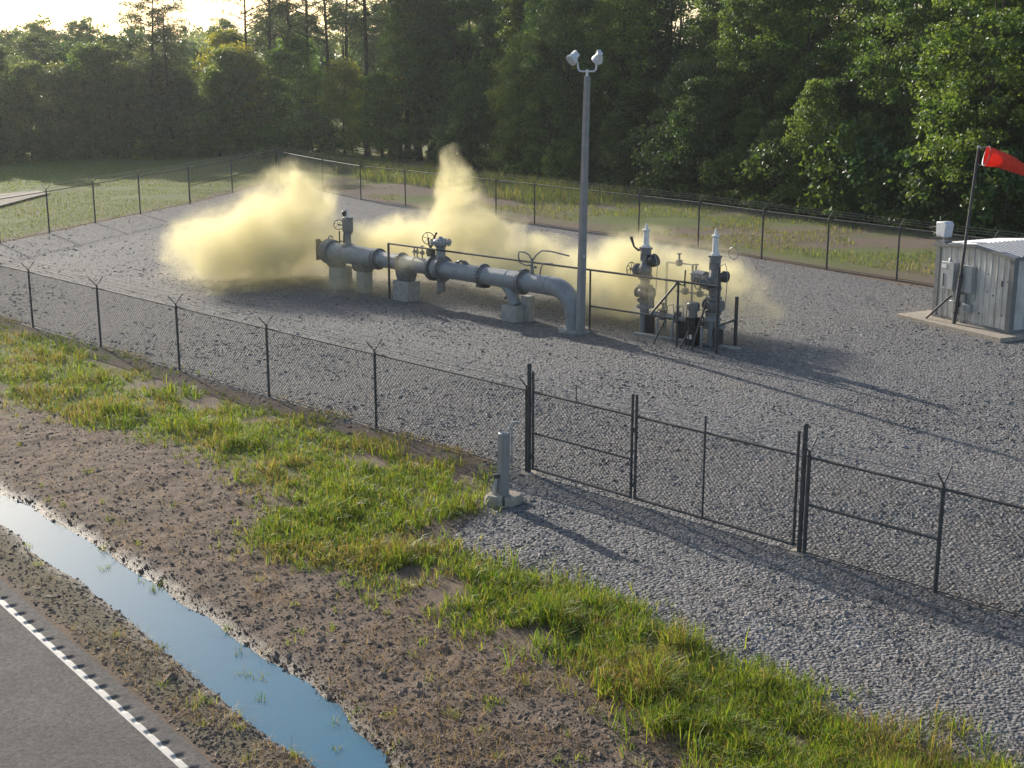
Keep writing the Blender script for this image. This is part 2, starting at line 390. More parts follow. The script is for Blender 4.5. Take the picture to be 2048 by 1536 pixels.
def ground_mat():
    m, n, l, b, out = new_mat('soil_and_turf')
    geo = n.new('ShaderNodeNewGeometry'); at = n.new('ShaderNodeAttribute'); at.attribute_name = 'mask'
    sep = n.new('ShaderNodeSeparateColor'); l.new(at.outputs['Color'], sep.inputs[0])
    def noise(sc, det=6, ro=0.6):
        t = n.new('ShaderNodeTexNoise'); t.inputs['Scale'].default_value = sc; t.inputs['Detail'].default_value = det; t.inputs['Roughness'].default_value = ro
        l.new(geo.outputs['Position'], t.inputs['Vector']); return t
    def ramp(src, stops):
        r = n.new('ShaderNodeValToRGB'); e = r.color_ramp.elements
        while len(e) < len(stops): e.new(0.5)
        for i, (p, c) in enumerate(stops): e[i].position = p; e[i].color = c + (1,)
        l.new(src, r.inputs[0]); return r
    def mix(fac, a, bb):
        x = n.new('ShaderNodeMix'); x.data_type = 'RGBA'
        if isinstance(fac, float): x.inputs[0].default_value = fac
        else: l.new(fac, x.inputs[0])
        l.new(a, x.inputs[6])
        if isinstance(bb, tuple): x.inputs[7].default_value = bb + (1,)
        else: l.new(bb, x.inputs[7])
        return x.outputs[2]
    n1 = noise(1.3); n2 = noise(14, 8, 0.7)
    soil = ramp(n1.outputs['Fac'], [(0.28, (0.155, 0.112, 0.082)), (0.5, (0.23, 0.165, 0.12)), (0.72, (0.28, 0.18, 0.118))])
    soil2 = ramp(n2.outputs['Fac'], [(0.3, (0.075, 0.058, 0.046)), (0.7, (0.235, 0.18, 0.135))])
    s = mix(0.5, soil.outputs[0], soil2.outputs[0])
    vg = ramp(n2.outputs['Fac'], [(0.3, (0.085, 0.072, 0.050)), (0.55, (0.16, 0.135, 0.085)), (0.75, (0.12, 0.13, 0.05))])
    s = mix(sep.outputs[2], s, vg.outputs[0])
    n3 = noise(0.33); n4 = noise(9, 7, 0.75)
    t1 = ramp(n3.outputs['Fac'], [(0.3, (0.085, 0.135, 0.028)), (0.5, (0.155, 0.190, 0.042)), (0.68, (0.21, 0.19, 0.08))])
    t2 = ramp(n4.outputs['Fac'], [(0.3, (0.07, 0.095, 0.024)), (0.7, (0.20, 0.225, 0.06))])
    tf = mix(0.5, t1.outputs[0], t2.outputs[0])
    c = mix(sep.outputs[0], s, tf)
    c = mix(sep.outputs[1], c, (0.065, 0.05, 0.042))
    l.new(c, b.inputs['Base Color'])
    mr = n.new('ShaderNodeMapRange'); mr.inputs[3].default_value = 0.92; mr.inputs[4].default_value = 0.35
    l.new(sep.outputs[1], mr.inputs[0]); l.new(mr.outputs[0], b.inputs['Roughness'])
    b.inputs['Specular IOR Level'].default_value = 0.3
    nb = noise(22, 8, 0.75)
    bp = n.new('ShaderNodeBump'); bp.inputs['Strength'].default_value = 0.9; bp.inputs['Distance'].default_value = 0.06
    l.new(nb.outputs['Fac'], bp.inputs['Height']); l.new(bp.outputs[0], b.inputs['Normal'])
    return m
M['ground'] = ground_mat()
ground = link('ground', gme, (0, 0, 0), None, M['ground']); tag(ground, 'brown soil bank and patchy green turf around the stone yard', 'ground', kind='structure')

# crushed-stone sheet
gx = np.arange(-34, 41, 0.28); gy = np.arange(14, 112, 0.28)
X, Y = np.meshgrid(gx, gy)
sd = poly_sd(X, Y, GRAVEL) + (fbm(X * 0.8, Y * 0.8, 4) - 0.5) * 1.1
keep = sd > -0.45
Z = 0.012 * sstep(0.05, 0.5, sd) - 0.09 * (1 - sstep(-0.4, 0.05, sd)) + 0.03 * (fbm(X * 0.35, Y * 0.35, 3) - 0.5) * sstep(0, 1, sd)
nx2, ny2 = len(gx), len(gy); idx = np.arange(nx2 * ny2).reshape(ny2, nx2)
kk = keep[:-1, :-1] & keep[:-1, 1:] & keep[1:, 1:] & keep[1:, :-1]
ff = np.stack([idx[:-1, :-1], idx[:-1, 1:], idx[1:, 1:], idx[1:, :-1]], -1)[kk]
used = np.unique(ff); remap = np.full(nx2 * ny2, -1); remap[used] = np.arange(len(used))
vme = np_faces('gravel_yard', np.stack([X, Y, Z], -1).reshape(-1, 3)[used], remap[ff], True)
def gravel_mat():
    m, n, l, b, out = new_mat('crushed_stone_bed')
    geo = n.new('ShaderNodeNewGeometry')
    v = n.new('ShaderNodeTexVoronoi'); v.inputs['Scale'].default_value = 15; v.inputs['Randomness'].default_value = 1
    l.new(geo.outputs['Position'], v.inputs['Vector'])
    n1 = n.new('ShaderNodeTexNoise'); n1.inputs['Scale'].default_value = 0.35; n1.inputs['Detail'].default_value = 6; n1.inputs['Roughness'].default_value = 0.65
    l.new(geo.outputs['Position'], n1.inputs['Vector'])
    r = n.new('ShaderNodeValToRGB'); e = r.color_ramp.elements
    e[0].position = 0.05; e[0].color = (0.088, 0.085, 0.085, 1); e[1].position = 0.95; e[1].color = (0.225, 0.218, 0.215, 1)
    sp = n.new('ShaderNodeSeparateColor'); l.new(v.outputs['Color'], sp.inputs[0]); l.new(sp.outputs[0], r.inputs[0])
    r2 = n.new('ShaderNodeValToRGB'); e = r2.color_ramp.elements
    e[0].position = 0.60; e[0].color = (0, 0, 0, 1); e[1].position = 0.74; e[1].color = (1, 1, 1, 1)
    l.new(n1.outputs['Fac'], r2.inputs[0])
    mx = n.new('ShaderNodeMix'); mx.data_type = 'RGBA'; mx.inputs[7].default_value = (0.25, 0.20, 0.155, 1)
    mm = n.new('ShaderNodeMath'); mm.operation = 'MULTIPLY'; mm.inputs[1].default_value = 0.55
    l.new(r2.outputs[0], mm.inputs[0]); l.new(mm.outputs[0], mx.inputs[0]); l.new(r.outputs[0], mx.inputs[6])
    l.new(mx.outputs[2], b.inputs['Base Color']); b.inputs['Roughness'].default_value = 0.85; b.inputs['Specular IOR Level'].default_value = 0.3
    bp = n.new('ShaderNodeBump'); bp.inputs['Strength'].default_value = 1.0; bp.inputs['Distance'].default_value = 0.05; bp.invert = True
    l.new(v.outputs['Distance'], bp.inputs['Height']); l.new(bp.outputs[0], b.inputs['Normal'])
    return m
M['gravel'] = gravel_mat()
tag(link('gravel_yard', vme, (0, 0, 0), None, M['gravel']), 'grey crushed stone yard inside the fence and drive outside the gates', 'gravel', kind='structure')
def gravel_z(x, y):
    return 0.012 + 0.0 * x

# road with milled edge grooves
PERIOD = 0.47
def road_z(s, w):
    ph = (s / PERIOD) % 1.0
    pr = np.where(ph < 0.42, np.sin(ph / 0.42 * np.pi), 0.0)
    lat = sstep(-0.395, -0.36, w) * (1 - sstep(-0.20, -0.17, w))
    return 0.03 - 0.031 * pr * lat - 0.02 * np.clip(-w - 1.0, 0, 3) * 0.0
def strip(name, s0, s1, ds, ws, zf, dz=0.0):
    S, W = np.meshgrid(np.arange(s0, s1, ds), np.array(ws)); x, y = xy(S, W)
    z = zf(S, W) + dz
    i = np.arange(S.size).reshape(S.shape)
    f = np.stack([i[:-1, :-1], i[:-1, 1:], i[1:, 1:], i[1:, :-1]], -1).reshape(-1, 4)
    return np_faces(name, np.stack([x, y, z], -1).reshape(-1, 3), f, True)
def asphalt_mat():
    m, n, l, b, out = new_mat('asphalt')
    geo = n.new('ShaderNodeNewGeometry')
    n1 = n.new('ShaderNodeTexNoise'); n1.inputs['Scale'].default_value = 16; n1.inputs['Detail'].default_value = 8; n1.inputs['Roughness'].default_value = 0.85
    n2 = n.new('ShaderNodeTexNoise'); n2.inputs['Scale'].default_value = 0.9; n2.inputs['Detail'].default_value = 5
    l.new(geo.outputs['Position'], n1.inputs['Vector']); l.new(geo.outputs['Position'], n2.inputs['Vector'])
    r = n.new('ShaderNodeValToRGB'); e = r.color_ramp.elements
    e[0].position = 0.36; e[0].color = (0.06, 0.055, 0.05, 1); e[1].position = 0.66; e[1].color = (0.30, 0.28, 0.26, 1)
    l.new(n1.outputs['Fac'], r.inputs[0])
    mx = n.new('ShaderNodeMix'); mx.data_type = 'RGBA'; mx.blend_type = 'MULTIPLY'; mx.inputs[0].default_value = 0.5
    l.new(r.outputs[0], mx.inputs[6]); l.new(n2.outputs['Fac'], mx.inputs[7])
    g2 = n.new('ShaderNodeMix'); g2.data_type = 'RGBA'; g2.inputs[0].default_value = 0.2; g2.inputs[7].default_value = (0.17, 0.157, 0.147, 1)
    l.new(mx.outputs[2], g2.inputs[6]); l.new(g2.outputs[2], b.inputs['Base Color'])
    b.inputs['Roughness'].default_value = 0.9; b.inputs['Specular IOR Level'].default_value = 0.12
    bp = n.new('ShaderNodeBump'); bp.inputs['Strength'].default_value = 0.8; bp.inputs['Distance'].default_value = 0.012
    l.new(n1.outputs['Fac'], bp.inputs['Height']); l.new(bp.outputs[0], b.inputs['Normal'])
    return m
M['asphalt'] = asphalt_mat()
M['paint'] = simple('white_road_paint', (0.50, 0.48, 0.44), 0.7, 0, 0.12, 9, bump=0.2, bscale=70, dirt=(0.34, 0.31, 0.27), dirt_amt=0.55)
ws = [-7.5, -5, -3, -1.5, -0.8, -0.45] + list(np.linspace(-0.43, -0.16, 12)) + [-0.1, -0.05, 0.0, 0.04]
def road_prof(S, W): return road_z(S, W) - 0.05 * (W > 0.02)
road = link('road', strip('road', -14, 14, 0.0235, ws, road_prof), (0, 0, 0), None, M['asphalt'])
tag(road, 'grey asphalt road with milled grooves along its painted edge', 'road', kind='structure')
link('edge_line', strip('edge_line', -14, 14, 0.0235, list(np.linspace(-0.425, -0.305, 9)), road_z, 0.004), (0, 0, 0), road, M['paint'])

tp = [g(-140, 392), g(0, 390), g(75, 383), g(100, 388), g(60, 398), g(0, 414), g(-140, 440)]
tag(MB().prism(tp, 0.05, 0.09, (0, 0, 0), (1, 0, 0), (0, 1, 0), (0, 0, 1)).build('dirt_track', M['concrete_warm'], None, (0, 0, 0)), 'pale dirt track crossing the grass field', 'track', kind='structure')
# standing water
def water_mat():
    m, n, l, b, out = new_mat('ditch_water')
    geo = n.new('ShaderNodeNewGeometry')
    b.inputs['Base Color'].default_value = (0.04, 0.145, 0.225, 1)
    b.inputs['Roughness'].default_value = 0.04; b.inputs['IOR'].default_value = 1.33; b.inputs['Specular IOR Level'].default_value = 0.65
    n1 = n.new('ShaderNodeTexNoise'); n1.inputs['Scale'].default_value = 3; n1.inputs['Detail'].default_value = 3
    l.new(geo.outputs['Position'], n1.inputs['Vector'])
    bp = n.new('ShaderNodeBump'); bp.inputs['Strength'].default_value = 0.06; bp.inputs['Distance'].default_value = 0.02
    l.new(n1.outputs['Fac'], bp.inputs['Height']); l.new(bp.outputs[0], b.inputs['Normal'])
    return m
M['water'] = water_mat()
wme = strip('ditch_water', -24, 14, 0.3, np.linspace(0.3, 3.0, 10), lambda s, w: 0 * s + WATER_Z)
tag(link('ditch_water', wme, (0, 0, 0), None, M['water']), 'blue standing water in the roadside ditch', 'water', kind='structure')

# ------------------------------------------------------------------ fences and gates
def wires_mesh(name, L, z0, z1, pitch=0.085, r=0.0030):
    Ht = z1 - z0; vs = []; fs = []; b = 0
    for sgn, off in ((1, 0.004), (-1, -0.004)):
        k0 = -Ht if sgn > 0 else 0.0; k1 = L if sgn > 0 else L + Ht
        c = math.ceil(k0 / pitch) * pitch
        while c < k1:                                   # u = c + sgn*v
            va, vb = 0.0, Ht
            if sgn > 0: va = max(0, -c); vb = min(Ht, L - c)
            else: va = max(0, c - L); vb = min(Ht, c)
            if vb - va > 0.02:
                for v in (va, vb):
                    u = c + sgn * v
                    for (du, dn) in ((-r, -r * 0.6), (r, -r * 0.6), (0, r)):
                        vs.append((u + du, off + dn, z0 + v))
                for k in range(3):
                    j = (k + 1) % 3; fs.append((b + k, b + j, b + 3 + j, b + 3 + k))
                b += 6
            c += pitch
    return np_faces(name, np.array(vs), np.array(fs), False)
_pm = {}
def post_mesh(h, r):
    k = ('p', round(h, 2), r)
    if k not in _pm:
        m = MB(); m.lathe((0, 0, -0.05), (0, 0, 1), [(0, r), (h + 0.05, r), (h + 0.055, r * 1.15), (h + 0.09, r * 1.1), (h + 0.105, r * 0.5)], 12)
        _pm[k] = m.mesh('post')
    return _pm[k]
def arm_mesh(kind, dirv, r=0.016, L=0.42):
    k = ('a', kind, round(dirv.x, 3), r)
    if k not in _pm:
        m = MB()
        for sg in ((1, -1) if kind == 'V' else (1,)):
            e = Vector((dirv.x * sg * 0.64, dirv.y * sg * 0.64, 0.77)) * L
            m.tube((0, 0, 0.03), e, r * 1.2, r, 6)
        m.tube((0, 0, -0.02), (0, 0, 0.06), r * 1.9, r * 1.7, 8)
        _pm[k] = m.mesh('barb_arm')
    return _pm[k]
def barbed(parent, A, B, sag=0.03, r=0.0065, mat=None, name='barbed_wire'):
    A = Vector(A); B = Vector(B); n = max(2, int((B - A).length / 0.8)); m = MB()
    pts = [A.lerp(B, i / n) - Vector((0, 0, sag * 4 * (i / n) * (1 - i / n))) for i in range(n + 1)]
    m.path(pts, r, 4, False)
    d = (B - A).normalized(); k = 0.13; L = (B - A).length; t = k
    while t < L and (B - A).length < 60:
        p = A.lerp(B, t / L) - Vector((0, 0, sag * 4 * (t / L) * (1 - t / L)))
        m.tube(p + Vector((0.0, 0.0, -0.022)) - d * 0.01, p + Vector((0, 0, 0.022)) + d * 0.01, 0.0035, None, 3, False); t += 0.16
    return m.build(name, mat or M['wire_light'], parent)
def add_panel(parent, A, B, z0, z1, mat=None, pitch=0.085, r=0.004):
    A = V2(A); B = V2(B); L = (B - A).length
    me = wires_mesh('mesh_panel', L, z0, z1, pitch, r)
    o = link('mesh_panel', me, A, parent, mat or M['wire'])
    o.rotation_euler = (0, 0, math.atan2(B.y - A.y, B.x - A.x)); return o
def fence(label, pts, h, arm, out, post_r=0.038, rail_r=0.024, big=(), midbays=(), nwire=3, pitch=0.12, wr=0.0055, bottom=True, wmat='wire_dark'):
    root = thing('chain_link_fence', V2(pts[0]), label, 'fence', None)
    for i, p in enumerate(pts):
        r = 0.055 if i in big else post_r
        po = link('post', post_mesh(h + (0.12 if i in big else 0), r), V2(p), root, M['galv_dark'])
        if arm: link('barb_arm', arm_mesh(arm, out), V2(p, h + 0.06), po, M['galv_dark'])
    for i in range(len(pts) - 1):
        A, B = pts[i], pts[i + 1]
        MB().tube(V2(A, h), V2(B, h), rail_r, None, 8, False).build('top_rail', M['galv_dark'], root)
        if i in midbays: MB().tube(V2(A, h * 0.52), V2(B, h * 0.52), rail_r, None, 8, False).build('mid_rail', M['galv_dark'], root)
        if bottom: MB().tube(V2(A, 0.05), V2(B, 0.05), rail_r * 0.55, None, 6, False).build('bottom_rail', M['galv_dark'], root)
        add_panel(root, A, B, 0.06, h, M[wmat], pitch, wr)
        if arm:
            for sg in ((1, -1) if arm == 'V' else (1,)):
                for k in range(nwire):
                    q = 0.42 * (0.35 + 0.62 * k / (nwire - 1))
                    off = Vector((out.x * sg * 0.64, out.y * sg * 0.64, 0.77)) * q
                    barbed(root, V2(A, h + 0.06) + off, V2(B, h + 0.06) + off, 0.02)
    return root
HN = 2.08
fence('dark chain link fence with V shaped barb arms above the roadside grass bank', [CORNER_NL, tuple(np.array(NEARP[0]) - nd * 11.2), tuple(np.array(NEARP[0]) - nd * 5.4)] + NEARP[:5] + [tuple(np.array(NEARP[5]) - nd * 0.09)], HN, 'V', FNRM)
far_r = tuple(np.array(NEARP[8]) + nd * 3.4)
fence('short chain link fence with middle rail standing right beside the double gates', [tuple(np.array(NEARP[7]) + nd * 0.12), NEARP[8], far_r, tuple(np.array(far_r) + nd * 3.4)], HN, 'V', FNRM, 0.042, 0.03, (), (0,))
hL = 2.35; lv = Vector((LEFTP[-1][0] - LEFTP[0][0], LEFTP[-1][1] - LEFTP[0][1], 0)).normalized(); lout = Vector((-lv.y, lv.x, 0))
fence('chain link fence with barb arms between the stone yard and the grass field', [CORNER_NL, tuple((np.array(CORNER_NL) + np.array(LEFTP[0])) / 2)] + LEFTP, hL, 'V', lout, 0.045, 0.026, (6, 8), (6, 7), 2, 0.10, 0.003)
bd = Vector((BACKP[-2][0] - BACKP[0][0], BACKP[-2][1] - BACKP[0][1], 0)).normalized(); bout = Vector((-bd.y, bd.x, 0))
fence('long chain link fence with slanted barb arms along the dark forest edge', [tuple(np.array(BACKP[0]) + np.array((0.25, -0.2)))] + BACKP[1:], 2.35, 'out', bout, 0.042, 0.028, (), (), 3, 0.12, 0.0048, wmat='wire')

def gate_leaf(label, A, B, mid, braceh, hl, hr):
    root = thing('gate_leaf', V2(A), label, 'gate', None)
    A = V2(A); B = V2(B); zb = 0.12
    MB().tube(A + Vector((0, 0, zb)), A + Vector((0, 0, hl)), 0.033, None, 10).build('stile', M['galv_dark'], root)
    MB().tube(B + Vector((0, 0, zb)), B + Vector((0, 0, hr)), 0.033, None, 10).build('stile', M['galv_dark'], root)
    up = Vector((0, 0, 1))
    MB().tube(A + up * 2.08, B + up * 2.08, 0.03, None, 8).build('top_rail', M['galv_dark'], root)
    MB().tube(A + up * (zb + 0.03), B + up * (zb + 0.03), 0.03, None, 8).build('bottom_rail', M['galv_dark'], root)
    if mid: MB().tube(A + up * 1.05, B + up * 1.05, 0.026, None, 8).build('mid_rail', M['galv_dark'], root)
    C = A.lerp(B, 0.45)
    if braceh: MB().tube(C + up * zb, C + up * braceh, 0.024, None, 8).build('brace', M['galv_dark'], root)
    else: MB().tube(C + up * 2.08, C + up * 2.5, 0.014, None, 8).build('barb_arm', M['galv_dark'], root)
    add_panel(root, A, B, zb + 0.04, 2.08, M['wire_dark'], 0.115, 0.0055)
    for k in range(3):
        barbed(root, A + up * (2.2 + 0.12 * k), B + up * (2.2 + 0.12 * k), 0.02)
    for z in (0.45, 1.75):
        MB().tube(A + up * (z - 0.05) - FDIR * 0.05, A + up * (z + 0.05) - FDIR * 0.05, 0.022, None, 8).build('hinge', M['galv_dark'], root)
    return root
def gate_post(p, h, label):
    root = thing('gate_post', V2(p), label, 'post', 'heavy posts the gates hang on')
    m = MB(); m.lathe(V2(p, -0.1), (0, 0, 1), [(0, 0.052), (h + 0.1, 0.052)], 14); m.build('shaft', M['galv_dark'], root)
    MB().lathe(V2(p, h), (0, 0, 1), [(0, 0.064), (0.05, 0.062), (0.085, 0.035)], 14).build('post_cap', M['galv_dark'], root)
    MB().lathe(V2(p, -0.1), (0, 0, 1), [(0, 0.22), (0.12, 0.21), (0.135, 0.08)], 12).build('footing', M['concrete_warm'], root)
gp1 = NEARP[5]; gp2 = NEARP[7]; gm = NEARP[6]
gate_post(gp1, 2.68, 'heavy gate post at the end of the fence above the grass bank')
gate_post(gp2, 2.68, 'heavy gate post between the wide gate leaf and the short fence')
gate_leaf('narrow chain link gate leaf with a middle rail', tuple(np.array(gp1) + nd * 0.13), tuple(np.array(gm) - nd * 0.06), True, None, 2.58, 2.58)
gate_leaf('wide chain link gate leaf with one upright brace and no middle rail', tuple(np.array(gm) + nd * 0.06), tuple(np.array(gp2) - nd * 0.15), False, 2.45, 2.58, 2.58)

# ------------------------------------------------------------------ floodlight pole
lp = V2(g(1160, 668))
root = thing('lamp_post', lp, 'tall square floodlight pole standing by the pipe elbow', 'lamp post')
hp = height_at(lp.x, lp.y, 152); tx = (1174 - project(lp.x, lp.y, hp)[0]) / F * 49.0
m = MB(); b0 = 0.135; t0 = 0.088; top = lp + Vector((tx, 0, hp)); q = R(34)
ux = Vector((math.cos(q), math.sin(q), 0)); uy = Vector((-math.sin(q), math.cos(q), 0))
def taper(m, p0, p1, w0, w1, c=0.18):
    b = len(m.v)
    for p, w in ((p0, w0), (p1, w1)):
        for (i, j) in ((-1, -1 + c), (-1 + c, -1), (1 - c, -1), (1, -1 + c), (1, 1 - c), (1 - c, 1), (-1 + c, 1), (-1, 1 - c)):
            m.v.append(Vector(p) + ux * (i * w) + uy * (j * w))
    for k in range(8): m.f.append((b + k, b + (k + 1) % 8, b + 8 + (k + 1) % 8, b + 8 + k))
    m.f.append(tuple(b + 7 - k for k in range(8))); m.f.append(tuple(b + 8 + k for k in range(8)))
taper(m, lp + Vector((0, 0, -0.1)), top, b0, t0)
m.build('pole', M['pole'], root, sharp=20)
br = MB(); cx = Vector((1, 0, 0)); T = top
br.tube(T, T + Vector((0, 0, 0.22)), 0.045, 0.04, 10)
Lp = [T + Vector((0, 0, 0.16)), T + Vector((-0.16, 0, 0.16))] + arc(T + Vector((-0.20, 0, 0.28)), (0, 0, -1), (-1, 0, 0), 0.12, 0, math.pi / 2, 5) + [T + Vector((-0.34, 0, 0.45)), T + Vector((-0.40, -0.02, 0.58))]
Rp = [T + Vector((0, 0, 0.16)), T + Vector((0.16, 0, 0.16))] + arc(T + Vector((0.20, 0, 0.28)), (0, 0, -1), (1, 0, 0), 0.12, 0, math.pi / 2, 5) + [T + Vector((0.32, 0, 0.45))]
br.path(Lp, 0.032, 8); br.path(Rp, 0.032, 8)
br.build('bracket', M['lamp'], root)
def flood(c, aim, up, s=1.0):
    c = Vector(c); a = Vector(aim).normalized(); _, u, w = frame_from(a)
    h = MB()
    h.lathe(c - a * 0.30 * s, a, [(0, 0.07 * s), (0.02, 0.11 * s), (0.16 * s, 0.12 * s), (0.20 * s, 0.16 * s), (0.42 * s, 0.235 * s), (0.45 * s, 0.24 * s), (0.455 * s, 0.22 * s)], 14)
    hd = h.build('flood_head', M['lamp'], root, sharp=30)
    MB().lathe(c + a * 0.157 * s, a, [(0, 0.2 * s), (0.012, 0.2 * s)], 14).build('lens', M['glass'], hd)
    MB().box(c - a * 0.16 * s + w * 0.14 * s, (0.16 * s, 0.22 * s, 0.10 * s), u, a, w).build('ballast_box', M['lamp'], hd)
flood(T + Vector((-0.50, -0.05, 0.60)), (-0.62, -0.45, -0.55), None, 0.88)
flood(T + Vector((0.38, 0.0, 0.62)), (-0.20, 0.55, -0.55), None, 0.85)
MB().box(lp + Vector((0.1, -0.17, 2.9)), (0.1, 0.05, 0.14)).build('junction_box', M['galv'], root)

# ------------------------------------------------------------------ pipeline with its closure, valves and elbow
ZP = 1.55
PL = V2(g(650, 501, ZP), ZP); PR = V2(g(1108, 573, ZP), ZP)
AX = (PR - PL).normalized(); AN = Vector((-AX.y, AX.x, 0)); UP = Vector((0, 0, 1))
if AN.y > 0: AN = -AN                                  # AN points to the viewer's side
def ap(u):                                             # point of the pipe axis that shows at picture column u
    lo, hi = -0.3, 1.3
    for _ in range(40):
        mth = (lo + hi) / 2; P = PL.lerp(PR, mth)
        if project(P.x, P.y, P.z)[0] < u: lo = mth
        else: hi = mth
    return PL.lerp(PR, lo)
pipe = thing('pipeline', V2((PL.x, PL.y)), 'grey flanged pipeline running from an open closure to a buried elbow', 'pipeline')
def pseg(name, u0, u1, r, mat='pipe'): return MB().tube(ap(u0), ap(u1), r, None, 28).build(name, M[mat], pipe)
def bolts(c, ax, rad, n, r, half, parent):
    m = MB(); a, u, w = frame_from(ax)
    for i in range(n):
        t = 2 * math.pi * (i + 0.5) / n; p = Vector(c) + (u * math.cos(t) + w * math.sin(t)) * rad
        m.tube(p - a * half, p + a * half, r, None, 6)
    return m.build('bolt_circle', M['dark'], parent)
def flange(u, rp, rf, pair=True, mat='flange', th=0.055, name='flange'):
    c = ap(u)
    m = MB()
    for sg in ((-1, 1) if pair else (1,)):
        m.lathe(c + AX * sg * 0.005, AX * sg, [(0, rf), (th, rf), (th + 0.01, rf * 0.985), (th + 0.015, rp * 1.16), (th + 0.12, rp * 1.02), (th + 0.14, rp * 0.99)], 28)
    o = m.build(name, M[mat], pipe, sharp=28)
    bolts(c, AX, (rf + rp * 1.1) / 2, 20, 0.018, th + 0.05, o)
    return o
pseg('barrel', 661, 752, 0.415)
MB().lathe(ap(744), AX, [(0, 0.415), (0.25, 0.34), (0.30, 0.335)], 28).build('reducer', M['pipe'], pipe)
pseg('pipe_run', 750, 872, 0.325)
pseg('pipe_run', 880, 1000, 0.345); pseg('pipe_run', 1000, 1110, 0.355)
# end closure: clamp ring, door disc, latch bars
cl = MB(); cl.lathe(ap(661) - AX * 0.05, -AX, [(-0.30, 0.43), (-0.28, 0.52), (0.0, 0.545), (0.10, 0.545), (0.12, 0.50), (0.24, 0.46), (0.26, 0.40), (0.27, 0.1)], 30)
clo = cl.build('end_closure', M['flange'], pipe, sharp=28)
cd = MB(); cb = ap(645) - AX * 0.10
for sg in (-1, 1): cd.tube(cb + UP * 0.36 * sg - AN * 0.02, cb + UP * 0.36 * sg - AX * 0.22, 0.05, None, 8)
cd.box(cb - AX * 0.20, (0.08, 0.20, 0.92), AX, AN, UP); cd.tube(cb - AX * 0.05, cb - AX * 0.25, 0.12, 0.10, 12)
cd.build('closure_yoke', M['dark'], clo)
m = MB(); hc = ap(662) + UP * 0.56
m.path([hc - AN * 0.12] + arc(hc, AN * -1, UP, 0.12, 0, math.pi, 6)[1:], 0.025, 6); m.build('lifting_lug', M['flange'], clo)
for u, r in ((692, 0.423), (833, 0.333), (1018, 0.36), (1098, 0.36)):
    MB().lathe(ap(u) - AX * 0.015, AX, [(0, r - 0.008), (0.008, r + 0.006), (0.022, r + 0.006), (0.03, r - 0.008)], 28).build('weld_band', M['pipe'], pipe)
flange(757, 0.325, 0.455); flange(803, 0.325, 0.43, False); flange(966, 0.345, 0.46, False); flange(1047, 0.355, 0.50)
# gate valve body with bonnet, handwheel gear
vb = thing  # keep name short
flange(868, 0.33, 0.53); flange(886, 0.345, 0.53)
vc = ap(877)
MB().lathe(vc - AX * 0.22, AX, [(0, 0.36), (0.1, 0.43), (0.34, 0.43), (0.44, 0.36)], 24).build('valve_body', M['pipe'], pipe)
bc = ap(882)
bn = MB(); bn.lathe(bc, UP, [(0.2, 0.20), (0.86, 0.19), (0.90, 0.22), (0.98, 0.27), (0.985, 0.42), (1.06, 0.43), (1.065, 0.45), (1.14, 0.45), (1.15, 0.30), (1.20, 0.24), (1.24, 0.10), (1.30, 0.06)], 26)
bno = bn.build('bonnet', M['pipe'], pipe, sharp=25)
bolts(bc + UP * 1.06, UP, 0.38, 16, 0.022, 0.13, bno)
MB().lathe(bc, -UP, [(0.3, 0.17), (0.86, 0.17), (0.87, 0.19), (0.92, 0.19)], 16).build('drain_stub', M['flange'], pipe)
def handwheel(parent, c, ax, r, name='handwheel', mat='dark'):
    m = MB(); m.ring(c, ax, r, r * 0.075, 20, 6); a, u, w = frame_from(ax)
    for k in range(3):
        t = math.pi * k / 3 + 0.3; e = (u * math.cos(t) + w * math.sin(t)) * r; m.tube(Vector(c) - e, Vector(c) + e, r * 0.05, None, 5)
    m.tube(Vector(c) - a * r * 0.15, Vector(c) + a * r * 0.15, r * 0.16, None, 8)
    return m.build(name, M[mat], parent)
# tall vent valve on the barrel
av = ap(697)
MB().lathe(av, UP, [(0.30, 0.30), (0.42, 0.27), (0.47, 0.15), (0.50, 0.14), (0.86, 0.13), (0.88, 0.20), (0.93, 0.20)], 18).build('branch_neck', M['flange'], pipe)
ac = MB(); ac.box(av + UP * 1.28, (0.36, 0.34, 0.62), AX, AN, UP); ac.lathe(av + UP * 0.93, UP, [(0, 0.2), (0.06, 0.2)], 14)
aco = bevel(ac.build('actuator', M['flange'], pipe), 0.03)
MB().tube(av + UP * 1.59, av + UP * 1.98, 0.045, 0.03, 8).build('stem_cover', M['white'], aco)
MB().lathe(av + UP * 1.62 - AX * 0.20, UP, [(0, 0.05), (0.08, 0.11), (0.2, 0.11), (0.24, 0.06)], 12).build('breather', M['dark'], aco)
hw = ap(679) + UP * 1.22; MB().tube(hw, av + UP * 1.22, 0.03, None, 8).build('wheel_shaft', M['dark'], aco)
handwheel(aco, hw, (AX + AN * 0.9).normalized(), 0.21)
MB().path([ap(680) + UP * 0.35, ap(680) + UP * 0.95], 0.03, 6).build('gauge_line', M['dark'], pipe)
MB().path([ap(689) + UP * 0.38, ap(689) + UP * 0.7, ap(692) + UP * 1.1], 0.05, 8).build('bypass_line', M['flange'], pipe)
MB().tube(ap(680) + UP * 0.52, av + UP * 0.52, 0.028, None, 6).build('gauge_line', M['dark'], pipe)
